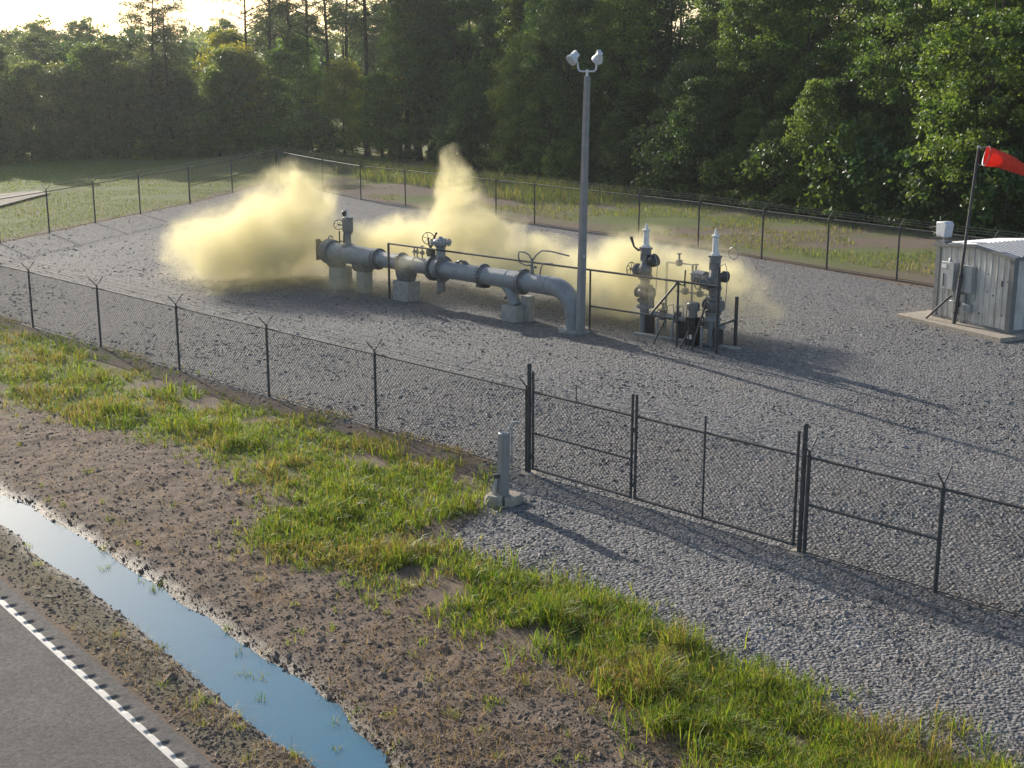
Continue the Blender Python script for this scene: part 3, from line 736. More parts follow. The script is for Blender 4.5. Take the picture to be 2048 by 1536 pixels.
# small instrument valves on the run
for u, h, r in ((829, 0.62, 0.055), (835, 0.66, 0.05), (845, 0.72, 0.075)):
    p = ap(u); m = MB(); m.lathe(p, UP, [(0.3, 0.03), (0.45, 0.03), (0.46, r), (0.60, r * 1.2), (0.62, 0.03), (h + 0.06, 0.025), (h + 0.07, r), (h + 0.10, r)], 10)
    m.tube(p + UP * 0.52 - AX * 0.12, p + UP * 0.52 + AX * 0.12, 0.035, None, 8); m.build('instrument_valve', M['flange'], pipe)
p = ap(864) + AN * -0.12; m = MB(); m.lathe(p + UP * 0.62 + AN * 0.05, AN, [(0, 0.15), (0.10, 0.19), (0.22, 0.19), (0.25, 0.12)], 16); m.tube(p + UP * 0.3, p + UP * 0.65, 0.06, None, 8); m.build('gear_operator', M['dark'], pipe)
hwc = ap(850) + UP * 1.12 - AN * 0.2
handwheel(pipe, hwc, (AX + AN * 1.1).normalized(), 0.24)
MB().path([hwc, ap(858) + UP * 0.9, ap(866) + UP * 0.72], 0.035, 6).build('wheel_shaft', M['dark'], pipe)
MB().path([ap(860) + UP * 0.75, ap(866) + UP * 1.0, ap(872) + UP * 1.35, ap(874) + UP * 1.42], [0.05, 0.05, 0.04, 0.05], 6).build('lever', M['dark'], pipe)
m = MB(); q0 = ap(912); m.path([q0 + UP * 0.34 + AX * 0.0, q0 + UP * 0.43 + AX * 0.25, q0 + UP * 0.40 + AX * 0.55, q0 + UP * 0.34 + AX * 0.7], [0.04, 0.05, 0.07, 0.04], 8); m.build('step_bracket', M['flange'], pipe)
# tubing loops above the right-hand flange
u0 = ap(1062)
MB().path([u0 + UP * 0.4, u0 + UP * 0.9, u0 + UP * 1.05 - AX * 0.1, u0 + UP * 1.13 - AX * 0.35, u0 + UP * 1.12 - AX * 0.62, u0 + UP * 0.95 - AX * 0.66, u0 + UP * 0.72 - AX * 0.6, u0 + UP * 0.64 - AX * 0.3, u0 + UP * 0.66], 0.028, 6).build('tubing', M['flange'], pipe)
MB().path([u0 + UP * 0.4 + AX * 0.05, u0 + UP * 0.85 + AX * 0.08, u0 + UP * 1.1 + AX * 0.28, u0 + UP * 1.28 + AX * 0.55, u0 + UP * 1.30 + AX * 1.0, u0 + UP * 1.22 + AX * 1.9], 0.03, 6).build('tubing', M['flange'], pipe)
MB().path([u0 + UP * 0.3 + AX * 0.45, u0 + UP * 0.6 + AX * 0.5, u0 + UP * 0.82 + AX * 0.62, u0 + UP * 0.84 + AX * 1.1], 0.026, 6).build('tubing', M['flange'], pipe)
m = MB(); m.lathe(u0 + UP * 0.35 + AX * 0.05, UP, [(0, 0.08), (0.15, 0.08), (0.2, 0.05), (0.6, 0.045)], 10); m.tube(u0 + UP * 0.62 + AX * 0.18, u0 + UP * 0.62 + AX * 0.3, 0.06, 0.03, 8); m.build('root_valve', M['flange'], pipe)
# elbow into the ground
re = 1.05; ec = PR - UP * re
el = [PR - AX * 0.05] + [ec + UP * re * math.cos(t) + AX * re * math.sin(t) for t in np.linspace(0, math.pi / 2, 12)] + [ec + AX * re - UP * (ZP - re + 0.1)]
MB().path(el, 0.357, 28).build('elbow', M['pipe'], pipe)
eb = ec + AX * re
# leaning branch resting on the block
bu = ap(1005); bl = [bu - AX * 0.35, bu + AX * 0.05 - UP * 0.1, bu + AX * 0.45 - UP * 0.42, bu + AX * 0.72 - UP * 0.95]
MB().path(bl, [0.2, 0.24, 0.24, 0.23], 20).build('support_leg', M['pipe'], pipe)
# saddles under the pipe
def saddle(u, r, w, h):
    c = ap(u); m = MB()
    poly = [(-w, -r * 0.45), (-w * 0.9, -r - h * 0.4), (-w * 0.55, -r - h), (w * 0.55, -r - h), (w * 0.9, -r - h * 0.4), (w, -r * 0.45)]
    m.prism(poly, -0.36, 0.36, c, AN, UP, AX); return m.build('saddle', M['flange'], pipe)
saddle(726, 0.40, 0.36, 0.24); saddle(812, 0.31, 0.30, 0.42); saddle(672, 0.42, 0.30, 0.22)
m = MB(); c9 = ap(966) - UP * 0.42; m.box(c9, (0.5, 0.3, 0.10), AX, AN, UP); m.build('saddle', M['dark'], pipe)
m = MB(); c8 = bl[-1] + UP * 0.05 - AX * 0.35; m.path(arc(c8, AX, UP, 0.26, math.pi * 0.15, math.pi * 0.85, 6), 0.05, 6); m.build('clamp_strap', M['dark'], pipe)

# concrete under the pipe
def pad_disc(c, r, label):
    o = MB().lathe(V2((c.x, c.y), -0.05), UP, [(0, r), (0.14, r), (0.16, r * 0.97)], 36).build('concrete_collar', M['concrete'], None, V2((c.x, c.y)), 30)
    tag(o, label, 'concrete pad')
pad_disc(eb, 0.62, 'round concrete collar where the pipe elbow enters the ground')
def block(c, sx, sy, h, label, z0=-0.05, q=None):
    m = MB(); m.box((c.x, c.y, (h + z0) / 2), (sx, sy, h - z0), AX, AN, UP)
    o = bevel(m.build('concrete_block', M['concrete'], None, V2((c.x, c.y))), 0.03); tag(o, label, 'concrete block', 'concrete blocks under the pipeline')
    return o
bb = bl[-1]; block(bb + AX * 0.0, 0.78, 0.85, 0.62, 'square concrete block under the leaning support leg of the pipe')
block(ap(1047) - AN * 0.25, 0.42, 0.35, 0.98, 'slim concrete pier behind the square block under the flange')
b3 = ap(812); block(b3, 0.95, 0.7, ZP - 0.31 - 0.42 + 0.01, 'low concrete block under the pipe saddle beside the rail end post')
o = MB().lathe(V2((ap(680).x, ap(680).y), -0.05), UP, [(0, 0.52), (ZP - 0.58, 0.5), (ZP - 0.56, 0.48)], 24).build('concrete_pier', M['concrete'], None, V2((ap(680).x, ap(680).y)))
tag(o, 'round concrete pier under the closure end of the pipeline', 'concrete pier')
o = bevel(MB().box((ap(728).x, ap(728).y, (ZP - 0.64) / 2), (0.5, 0.5, ZP - 0.64), AX, AN, UP).build('concrete_pier', M['concrete'], None, V2((ap(728).x, ap(728).y))), 0.02)
tag(o, 'square concrete pier under the barrel saddle of the pipeline', 'concrete pier')
# low kerb slab running in front of the pipe
k0 = V2(g(790, 606)); k1 = V2(g(1190, 676)); kd = (k1 - k0).normalized(); kn = Vector((-kd.y, kd.x, 0))
# ------------------------------------------------------------------ guard rail
rail = thing('guard_rail', V2(g(778, 598)), 'long pipe guard rail in front of the grey pipeline', 'guard rail')
ra = V2(g(778, 598)); rb = V2(g(1432, 708)); hr = 2.33
def rp(t): return ra.lerp(rb, t)
def rcol(u):
    lo, hi = 0, 1
    for _ in range(40):
        mm = (lo + hi) / 2; P = rp(mm)
        if project(P.x, P.y, 1.2)[0] < u: lo = mm
        else: hi = mm
    return rp(lo)
rback = -kn if kn.y < 0 else kn
for u, r in ((778, 0.05), (1180, 0.035), (1355, 0.04)):
    MB().tube(rcol(u) - UP * 0.05, rcol(u) + UP * (hr + 0.02), r, None, 10).build('post', M['dark'], rail)
MB().tube(rcol(778) + UP * hr, rb + UP * hr, 0.038, None, 8).build('top_rail', M['dark'], rail)
MB().tube(rcol(1180) + UP * 1.0, rcol(1340) + UP * 1.0, 0.035, None, 8).build('lower_rail', M['dark'], rail)
MB().tube(rb - UP * 0.05, rb + UP * 3.0, 0.06, 0.055, 10).build('post', M['dark'], rail)
e1 = V2(g(1470, 692)); MB().tube(e1 - UP * 0.05, e1 + UP * 1.75, 0.065, None, 10).build('post', M['dark'], rail)
MB().tube(rb + UP * 0.95, e1 + UP * 0.95, 0.035, None, 8).build('lower_rail', M['dark'], rail)
c1 = rcol(1355); c0 = rcol(1302)
MB().tube(c1 + UP * hr, c0 + UP * 1.05, 0.04, None, 8).build('brace', M['dark'], rail)
MB().path([c1 + UP * 2.25, c1 + UP * 2.2 + kd * 0.25, c1 + UP * 2.75 + kd * 0.28], 0.03, 6).build('hook', M['dark'], rail)
MB().tube(rcol(1385) + UP * 0.0, rcol(1412) + UP * 1.75, 0.035, None, 8).build('brace', M['dark'], rail)
MB().tube(rcol(1308) - UP * 0.02, rcol(1330) + UP * 0.9, 0.03, None, 8).build('brace', M['dark'], rail)
MB().tube(rcol(1362) - UP * 0.02, rcol(1386) + UP * 0.95, 0.03, None, 8).build('brace', M['dark'], rail)
MB().tube(rcol(1378) - UP * 0.05, rcol(1378) + UP * 1.0, 0.022, None, 8).build('post', M['dark'], rail)

# ------------------------------------------------------------------ valve columns with white vents
def stack(label, base, z_body, z_white0, z_top, side, wheel):
    root = thing('valve_column', base, label, 'valve', None)
    B = base
    MB().lathe(B - UP * 0.05, UP, [(0, 0.17), (0.95, 0.17), (0.96, 0.3), (1.06, 0.3), (1.07, 0.2), (1.2, 0.2)], 16).build('riser', M['pipe'], root)
    v1 = MB(); v1.lathe(B + UP * 1.15, UP, [(0, 0.29), (0.07, 0.29), (0.08, 0.18), (0.14, 0.2), (0.26, 0.27), (0.40, 0.27), (0.5, 0.19), (0.52, 0.29), (0.60, 0.29)], 16)
    v1.lathe(B + UP * 1.46 - AX * 0.36, AX, [(0, 0.2), (0.05, 0.2), (0.06, 0.14), (0.66, 0.14), (0.67, 0.2), (0.72, 0.2)], 14)
    v1o = v1.build('lower_valve', M['flange'], root); bolts(B + UP * 1.185, UP, 0.25, 10, 0.02, 0.07, v1o)
    v2 = MB(); v2.lathe(B + UP * 1.75, UP, [(0, 0.18), (0.25, 0.18), (0.26, 0.27), (0.34, 0.27), (0.36, 0.2), (0.5, 0.24), (0.66, 0.24), (0.78, 0.17), (z_body - 1.95, 0.13), (z_body - 1.92, 0.2), (z_body - 1.75, 0.2)], 16)
    v2.lathe(B + UP * 2.28 - side * 0.02, side, [(0, 0.16), (0.36, 0.16), (0.37, 0.24), (0.45, 0.24), (0.46, 0.12), (0.60, 0.10)], 14)
    v2o = v2.build('upper_valve', M['flange'], root); bolts(B + UP * 2.05, UP, 0.23, 10, 0.018, 0.09, v2o)
    handwheel(v2o, B + UP * 2.28 + side * 0.68, side, wheel)
    yk = MB()
    for sg in (-1, 1): yk.tube(B + UP * (z_body - 0.62) + AX * 0.19 * sg, B + UP * z_body + AX * 0.17 * sg, 0.035, None, 6)
    yk.box(B + UP * (z_body + 0.03), (0.42, 0.26, 0.08), AX, AN, UP); yk.box(B + UP * (z_body - 0.25), (0.3, 0.28, 0.34), AX, AN, UP)
    bevel(yk.build('yoke', M['flange'], root), 0.015)
    w = MB(); w.lathe(B, UP, [(z_body + 0.07, 0.16), (z_body + 0.14, 0.16), (z_body + 0.16, 0.115), (z_white0 + 0.2, 0.105), (z_top - 0.32, 0.10), (z_top - 0.28, 0.14), (z_top - 0.23, 0.145), (z_top - 0.20, 0.06), (z_top - 0.1, 0.045), (z_top, 0.02)], 16)
    w.build('vent_cap', M['white'], root)
    MB().path([B + UP * (z_body - 0.3) + AX * 0.2, B + UP * (z_body - 0.15) + AX * 0.5 + AN * 0.1, B + UP * (z_body - 0.5) + AX * 0.62 + AN * 0.1, B + UP * 1.6 + AX * 0.5], 0.014, 5).build('conduit', M['wire_light'], root)
    return root
sA = V2(g(1288, 664)); hA = height_at(sA.x, sA.y, 446)
sB = V2(g(1424, 692)); hB = height_at(sB.x, sB.y, 457)
sd1 = (AX * -0.35 + AN * 0.93).normalized()
ra_ = stack('tall valve column with slim white vent cap next to the lamp pole', sA, hA - 0.95, hA - 0.8, hA, -AX, 0.24)
rb_ = stack('tall valve column with thick white vent cap behind the dark rail post', sB, hB - 1.0, hB - 0.85, hB, sd1, 0.22)
m = MB(); cB = sB + UP * 2.35 - AX * 0.2; m.lathe(cB, -AX, [(0, 0.15), (0.15, 0.15), (0.16, 0.25), (0.62, 0.26), (0.66, 0.2)], 18)
o = m.build('side_actuator', M['flange'], rb_)
MB().lathe(sB + UP * 2.5 + AX * 0.15, AX, [(0, 0.12), (0.2, 0.12), (0.22, 0.2), (0.36, 0.2), (0.4, 0.1)], 14).build('side_operator', M['dark'], rb_)
MB().ring(sB + UP * 3.15 + AX * 0.75 + UP * 0.2, AN, 0.2, 0.014, 18, 5).build('cable_loop', M['wire_light'], rb_)
m = MB(); m.lathe(sA + UP * 2.55 + AX * 0.1, (AX + UP * 0.5), [(0, 0.1), (0.15, 0.1), (0.2, 0.22), (0.4, 0.24), (0.45, 0.12)], 14); m.build('side_actuator', M['dark'], ra_)
m = MB(); m.path([sA + UP * 3.05 - AX * 0.05, sA + UP * 3.0 - AX * 0.35, sA + UP * 3.1 - AX * 0.55, sA + UP * 3.45 - AX * 0.7], [0.05, 0.045, 0.035, 0.06], 8); m.build('lever', M['dark'], ra_)
m = MB(); m.box(sA + UP * 1.35 + AX * 0.42 + AN * 0.15, (0.2, 0.15, 0.75), AX, AN, UP); bevel(m.build('instrument_box', M['flange'], ra_), 0.02)
# pipe manifold on a low frame between the columns
ms = thing('manifold', V2(g(1350, 668)), 'low tangled manifold of grey pipes and valves between the two valve columns', 'manifold')
mA = sA.lerp(sB, 0.05); mB_ = sA.lerp(sB, 1.25); md = (mB_ - mA).normalized()
def mp(t, z, o=0.0): return sA + md * ((sB - sA).length * t) + UP * z + AN * o
MB().tube(mp(0.1, 0.75), mp(1.15, 0.75), 0.11, None, 14).build('header_pipe', M['pipe'], ms)
for t in (0.28, 0.5, 0.72, 0.92):
    m = MB(); m.lathe(mp(t, 0.60), UP, [(0, 0.12), (0.03, 0.17), (0.25, 0.17), (0.3, 0.11), (0.33, 0.16), (0.38, 0.16), (0.4, 0.05), (0.55, 0.045), (0.56, 0.09), (0.6, 0.09)], 12); m.build('manifold_valve', M['flange'], ms)
    MB().path([mp(t, 0.65), mp(t, 0.65, 0.3), mp(t + 0.02, 0.4, 0.4), mp(t + 0.02, -0.05, 0.42)], 0.045, 8).build('drop_pipe', M['pipe'], ms)
for k in range(6):
    t = 0.2 + 0.14 * k; MB().path([mp(t, 0.85), mp(t + 0.03, 1.15, 0.1), mp(t + 0.10, 1.25, 0.05), mp(t + 0.16, 0.8, 0.2), mp(t + 0.15, 0.3, 0.25)], 0.014, 5).build('tubing', M['dark'], ms)
for t in (0.08, 0.55, 1.08):
    MB().box(mp(t, 0.33), (0.09, 0.5, 0.75), md, AN, UP).build('stand', M['dark'], ms)
for t0, t1, z in ((0.0, 0.5, 2.55), (0.35, 0.9, 2.25), (0.15, 0.8, 1.55)):
    MB().path([mp(t0 + 0.12, z, -0.8), mp(t1, z + 0.05, -0.8), mp(t1, 0.0, -0.8)], 0.04, 8).build('rear_pipe', M['pipe'], ms)
MB().tube(mp(0.12 + 0.0, 2.55, -0.8), mp(0.12, -0.05, -0.8), 0.045, None, 8).build('rear_pipe', M['pipe'], ms)
for t, z in ((0.3, 2.6), (0.55, 2.3), (0.62, 1.6), (0.4, 1.6)):
    m = MB(); m.lathe(mp(t, z - 0.12, -0.8), UP, [(0, 0.08), (0.04, 0.13), (0.2, 0.13), (0.24, 0.04), (0.42, 0.035), (0.43, 0.10), (0.46, 0.10)], 10); m.build('rear_valve', M['flange'], ms)
# black instrument cabinet with a pale label, and its cap
bxp = V2(g(1384, 690)); bxo = thing('control_box', bxp, 'small black control box with pale label and round grey lid', 'control box')
bevel(MB().box(bxp + UP * 0.50, (0.42, 0.34, 1.0), kd, kn, UP).build('housing', M['black'], bxo), 0.02)
MB().lathe(bxp + UP * 1.0, UP, [(0, 0.15), (0.25, 0.15), (0.26, 0.23), (0.48, 0.23), (0.52, 0.19)], 16).build('lid', M['flange'], bxo)
fv = -kn if kn.y > 0 else kn
MB().box(bxp + UP * 0.32 + fv * 0.174, (0.2, 0.01, 0.16), kd, kn, UP).build('label_plate', M['label'], bxo)
# narrow concrete edging below the columns
ea = V2(g(1268, 668)); ebp = V2(g(1480, 700)); m = MB(); edv = (ebp - ea).normalized(); enn = Vector((-edv.y, edv.x, 0))
m.box((ea + ebp) / 2 + UP * 0.02, ((ebp - ea).length, 0.22, 0.12), edv, enn, UP); o = bevel(m.build('concrete_edging', M['concrete'], None, ea), 0.02); tag(o, 'narrow concrete edging strip along the foot of the valve columns', 'edging')

# ------------------------------------------------------------------ equipment shed
s0 = V2(g(1867, 640)); s1 = V2(g(2016, 676)); sx = (s1 - s0).normalized(); sy = Vector((-sx.y, sx.x, 0))
if sy.y < 0 or sy.x < 0: sy = Vector((abs(sx.y), abs(sx.x), 0)).normalized()
WS = (s1 - s0).length; DS = 3.0; zf = 0.16
slab = MB(); c = s0 + sx * WS / 2 + sy * DS / 2
slab.box(c - sy * 0.25 - sx * 0.25 + UP * 0.055, (WS + 1.5, DS + 1.3, 0.21), sx, sy, UP)
o = bevel(slab.build('concrete_slab', M['concrete_warm'], None, V2((c.x, c.y))), 0.02); tag(o, 'thick concrete slab under the metal shed', 'slab')
shed = thing('equipment_shed', s0 + UP * zf, 'small pale ribbed metal shed with grey corner trim', 'shed')
hw_ = height_at(s0.x, s0.y, 489) - zf; ridge = hw_ + 0.22
def wp(x, y, z): return s0 + sx * x + sy * y + UP * (zf + z)
def gable(x): return hw_ + (ridge - hw_) * (1 - abs(x - WS / 2) / (WS / 2))
def ribbed(o, ux, un, W0, W1, z0f, z1f, nrib, ox=0.0):   # one ribbed sheet: flat pans and raised ribs
    prof = []; step = (W1 - W0) / nrib
    for i in range(nrib):
        a = W0 + i * step
        prof += [(a, 0), (a + step * 0.72, 0), (a + step * 0.78, 0.022), (a + step * 0.94, 0.022)]
    prof.append((W1, 0))
    m = MB(); n = len(prof)
    for (x, d) in prof: m.v.append(Vector(o) + Vector(ux) * x + Vector(un) * d + UP * z0f(x))
    for (x, d) in prof: m.v.append(Vector(o) + Vector(ux) * x + Vector(un) * d + UP * z1f(x))
    for i in range(n - 1): m.f.append((i, i + 1, n + i + 1, n + i))
    return m
core = MB(); core.box(wp(WS / 2, DS / 2, hw_ / 2), (WS - 0.06, DS - 0.06, hw_), sx, sy, UP)
core.prism([(0.05, hw_ - 0.001), (WS - 0.05, hw_ - 0.001), (WS / 2, ridge - 0.03)], 0.03, DS - 0.03, s0 + UP * zf, sx, UP, sy)
core.build('shell', M['trim'], shed)
npan = 6
for i in range(npan):
    x0 = 0.12 + (WS - 0.24) * i / npan; x1 = 0.12 + (WS - 0.24) * (i + 1) / npan - 0.008
    ribbed(s0 + UP * zf - sy * 0.012, sx, -sy, x0, x1, lambda x: 0.10, lambda x: gable(x) - 0.08, 2).build('wall_panel', M['shed'], shed, sharp=20)
for i in range(4):
    y0 = 0.12 + (DS - 0.24) * i / 4; y1 = 0.12 + (DS - 0.24) * (i + 1) / 4 - 0.008
    ribbed(s0 + sx * (WS + 0.012) + UP * zf, sy, sx, y0, y1, lambda x: 0.10, lambda x: hw_ - 0.08, 2).build('wall_panel', M['shed'], shed, sharp=20)
    ribbed(s0 - sx * 0.012 + UP * zf, sy, -sx, y0, y1, lambda x: 0.10, lambda x: hw_ - 0.08, 2).build('wall_panel', M['shed'], shed, sharp=20)
for (x, y) in ((0.045, 0.045), (WS - 0.045, 0.045), (WS - 0.045, DS - 0.045), (0.045, DS - 0.045)):
    MB().box(wp(x, y, hw_ / 2), (0.22, 0.22, hw_ - 0.02), sx, sy, UP).build('corner_trim', M['trim'], shed)
MB().box(wp(WS / 2, -0.02, 0.05), (WS - 0.26, 0.08, 0.10), sx, sy, UP).build('base_trim', M['trim'], shed)
MB().box(wp(WS + 0.02, DS / 2, 0.05), (0.08, DS - 0.26, 0.10), sx, sy, UP).build('base_trim', M['trim'], shed)
for sg in (0, 1):                                        # roof: ribbed sheets on both slopes
    xa, xb = (WS / 2, -0.14) if sg == 0 else (WS / 2, WS + 0.14)
    za, zb = ridge + 0.03, hw_ - 0.22 * 0.14 / (WS / 2) + 0.03
    nsh = 5
    for i in range(nsh):
        y0 = -0.14 + (DS + 0.28) * i / nsh; y1 = -0.14 + (DS + 0.28) * (i + 1) / nsh
        m = MB(); prof = []; st = (y1 - y0) / 3
        for k in range(3): prof += [(y0 + k * st, 0), (y0 + k * st + st * .62, 0), (y0 + k * st + st * .72, .035), (y0 + k * st + st * .9, .035)]
        prof.append((y1, 0)); n = len(prof)
        for (y, d) in prof: m.v.append(wp(xa, y, za + d))
        for (y, d) in prof: m.v.append(wp(xb, y, zb + d))
        for k in range(n - 1): m.f.append((k, k + 1, n + k + 1, n + k) if sg == 0 else (n + k, n + k + 1, k + 1, k))
        m.build('roof_sheet', M['roof'], shed, sharp=15)
MB().prism([(-0.15, hw_ - 0.09), (WS / 2, ridge - 0.09), (WS + 0.15, hw_ - 0.09), (WS + 0.15, hw_ + 0.015), (WS / 2, ridge + 0.02), (-0.15, hw_ + 0.015)], -0.15, -0.11, s0 + UP * zf, sx, UP, sy).build('gable_trim', M['trim'], shed)
MB().box(wp(WS + 0.13, DS / 2, hw_ - 0.05), (0.04, DS + 0.24, 0.12), sx, sy, UP).build('eave_trim', M['trim'], shed)
MB().path([wp(WS * 0.55, DS * 0.93, ridge), wp(WS * 0.55, DS * 0.93, ridge + 0.35), wp(WS * 0.52, DS * 0.93, ridge + 0.48)], 0.03, 8).build('roof_vent', M['galv'], shed)
# boxes and conduit on the shed front
def wbox(name, x, z, w, h, d, mat):
    b = MB(); b.box(wp(x, -0.04 - d / 2, z), (w, d, h), sx, sy, UP); return bevel(b.build(name, M[mat], shed), 0.015)
e = wbox('breaker_box', 0.88, 1.72, 0.62, 1.02, 0.30, 'panel')
MB().box(wp(0.70, -0.347, 2.06), (0.24, 0.012, 0.15), sx, sy, UP).build('label_plate', M['label'], e)
MB().box(wp(0.70, -0.35, 1.55), (0.02, 0.02, 0.5), sx, sy, UP).build('handle', M['dark'], e)
MB().lathe(wp(0.85, -0.2, 2.23), UP, [(0, 0.07), (0.1, 0.06), (0.14, 0.03)], 10).build('hub', M['galv'], e)
wbox('panel_box', 1.75, 1.70, 0.50, 1.0, 0.20, 'panel'); wbox('switch_box', 1.28, 1.25, 0.26, 0.34, 0.14, 'panel'); wbox('meter_box', 1.80, 0.6, 0.3, 0.34, 0.16, 'panel')
wbox('junction_box', 1.05, 0.65, 0.24, 0.26, 0.14, 'galv'); wbox('switch_box', 1.55, 0.95, 0.2, 0.28, 0.12, 'panel')
for pts in ([(0.98, 1.22), (0.98, 0.72)], [(1.05, 0.5), (1.05, 0.0)], [(1.28, 1.08), (1.28, 0.3), (1.45, 0.2), (1.45, 0.0)], [(1.75, 1.2), (1.75, 0.76)], [(0.35, 2.3), (0.35, 1.2), (0.42, 1.1), (0.42, 0.05)], [(2.03, 1.75), (2.03, 0.9)], [(1.55, 0.8), (1.55, 0.02)]):
    MB().path([wp(x, -0.07, z) for x, z in pts], 0.022, 6).build('conduit', M['galv'], shed)
MB().path([wp(1.05, -0.12, 1.0), wp(0.95, -0.3, 0.85), wp(0.35, -0.62, 0.1), wp(0.28, -0.66, 0.02)], 0.04, 8).build('sloping_conduit', M['dark'], shed)
MB().path([wp(1.25, -0.15, 0.95), wp(1.15, -0.15, 1.2), wp(1.1, -0.2, 1.05), wp(1.2, -0.2, 0.8)], 0.02, 6).build('cable', M['white'], shed)
for x, z in ((2.6, 2.0), (2.6, 1.35), (2.9, 1.25), (3.55, 1.85), (3.4, 0.6), (2.3, 0.5)):
    MB().lathe(wp(x, -0.02, z), -sy, [(0, 0.03), (0.02, 0.028)], 8).build('screw_cap', M['dark'], shed)
MB().box(wp(3.3, -0.05, 1.75), (0.03, 0.04, 0.22), sx, sy, UP).build('hasp', M['dark'], shed)
# floodlight with bird-nest-like wire guard on the shed corner
fl = thing('floodlight', wp(0.15, 0.2, hw_), 'boxy floodlight with bent wire guard on the shed roof corner', 'floodlight')
fb = wp(0.12, 0.10, hw_)
MB().box(fb + UP * 0.09, (0.5, 0.35, 0.14), sx, sy, UP).build('mount', M['trim'], fl)
MB().tube(fb + UP * 0.12, fb + UP * 0.34, 0.035, None, 8).build('stem', M['galv'], fl)
m = MB(); hc = fb + UP * 0.60; poly = [(-0.22, -0.26), (0.20, -0.30), (0.28, 0.2), (0.18, 0.30), (-0.26, 0.26)]
m.prism(poly, -0.2, 0.2, hc, sx, UP, sy); bevel(m.build('lamp_housing', M['lamp'], fl), 0.03)
gd = MB()
for k in range(26):
    a0 = RNG.random() * 6.28; q1 = hc - sx * 0.2 - UP * 0.1
    e1_ = q1 + Vector((RNG.normal(0, 0.16), RNG.normal(0, 0.16), RNG.normal(-0.06, 0.10))) - sx * 0.12
    e2_ = q1 + Vector((RNG.normal(0, 0.2), RNG.normal(0, 0.16), -0.2 + RNG.normal(0, 0.06)))
    gd.path([q1 + UP * 0.25 * RNG.random(), e1_, e2_, hc + sx * 0.15 - UP * 0.3 * RNG.random()], 0.007, 3)
gd.build('wire_guard', M['straw_guard'], fl)

# ------------------------------------------------------------------ windsock
wb = wp(1.50, -0.42, 0); wb = Vector((wb.x, wb.y, 0.16))
hws = height_at(wb.x, wb.y, 294) - wb.z
lean = (1957 - project(wb.x, wb.y, hws + wb.z)[0]) / F * 51
wt = wb + Vector((lean, 0, hws))
ws_ = thing('windsock', wb, 'orange red windsock on a leaning steel pole in front of the shed', 'windsock')
m = MB(); m.path([wb, wb.lerp(wt, 0.28), wb.lerp(wt, 0.29), wt], [0.075, 0.075, 0.055, 0.05], 12); m.build('pole', M['galv_dark'], ws_)
for f_ in (0.06, 0.12, 0.27):
    MB().lathe(wb.lerp(wt, f_), UP, [(0, 0.1), (0.06, 0.1)], 12).build('clamp', M['dark'], ws_)
MB().box(wb + UP * 0.75 + Vector((0.1, 0.02, 0)), (0.16, 0.12, 0.2)).build('pole_box', M['dark'], ws_)
rc = wt + Vector((0.28, -0.05, -0.32))
fr = MB(); fr.ring(rc, Vector((0.95, -0.1, -0.22)), 0.36, 0.014, 20, 5); fr.tube(wt - UP * 0.05, rc + UP * 0.34, 0.015, None, 6); fr.tube(wt - UP * 0.62 - Vector((0.12, 0, 0)), rc - UP * 0.36 + Vector((0.08, 0, 0)), 0.015, None, 6)
fr.lathe(wt, UP, [(-0.04, 0.06), (0.02, 0.07), (0.05, 0.03)], 10)
fr.build('swivel_frame', M['galv'], ws_)
sk = MB(); n = 22; NR = 15; b = 0
for i in range(NR):
    t = i / (NR - 1)
    c = rc + Vector((1.72 * t, -0.15 * t, -0.20 * t - 0.50 * t ** 1.5))
    r = 0.355 * (1 - t) + 0.115 * t + 0.04 * math.sin(t * math.pi) * (1 - t)
    dirv = Vector((1.72, -0.15, -0.20 - 0.75 * t ** 0.5)); _, u, w = frame_from(dirv)
    for k in range(n):
        a = 2 * math.pi * k / n
        rr = r * (1 + 0.045 * math.sin(3 * a + 5 * t) + 0.03 * math.sin(7 * a - 9 * t))
        sk.v.append(c + u * math.cos(a) * rr * (1 - 0.25 * t) + w * math.sin(a) * rr * (1.0 - 0.06 * math.sin(6 * t)))
for i in range(NR - 1):
    for k in range(n): sk.f.append((i * n + k, i * n + (k + 1) % n, (i + 1) * n + (k + 1) % n, (i + 1) * n + k))
so = sk.build('sock', M['sock'], ws_, sharp=80)
sol = so.modifiers.new('cloth', 'SOLIDIFY'); sol.thickness = 0.006

# ------------------------------------------------------------------ short vent post outside the gate
bp0 = V2(g(1005, 1005)); bv = thing('vent_post', bp0, 'short pale tapered post with hooked pipe set in broken concrete', 'post')
h1 = 1.62; ux = Vector((0.80, 0.6, 0)); uy = Vector((-0.6, 0.80, 0)); m = MB()
topv = bp0 + Vector((0.03, 0, h1)); taper(m, bp0 - UP * 0.05, topv, 0.125, 0.105, 0.3); m.build('pole', M['pole'], bv, sharp=20)
MB().lathe(topv - UP * 0.02, UP, [(0, 0.10), (0.05, 0.12), (0.06, 0.10), (0.02, 0.085)], 16).build('rim', M['galv'], bv)
for dx in (0.13, 0.185):
    a0 = topv + Vector((dx, 0.02, 0))
    MB().path([a0 - UP * 0.75, a0 + UP * 0.12, a0 + UP * 0.20 + Vector((0.02, 0, 0)), a0 + UP * 0.27 + Vector((0.07, 0, 0)), a0 + UP * 0.285 + Vector((0.13, -0.01, 0)), a0 + UP * 0.24 + Vector((0.18, -0.01, 0))], 0.022, 8).build('hooked_pipe', M['galv'], bv)
MB().tube(topv + Vector((-0.03, 0, 0)), topv + Vector((-0.03, 0, 0.16)), 0.008, None, 5).build('rod', M['galv'], bv)
MB().tube(bp0 + Vector((-0.20, -0.06, 0.05)), bp0 + Vector((-0.13, -0.05, 0.62)), 0.045, 0.04, 10).build('conduit', M['galv'], bv)
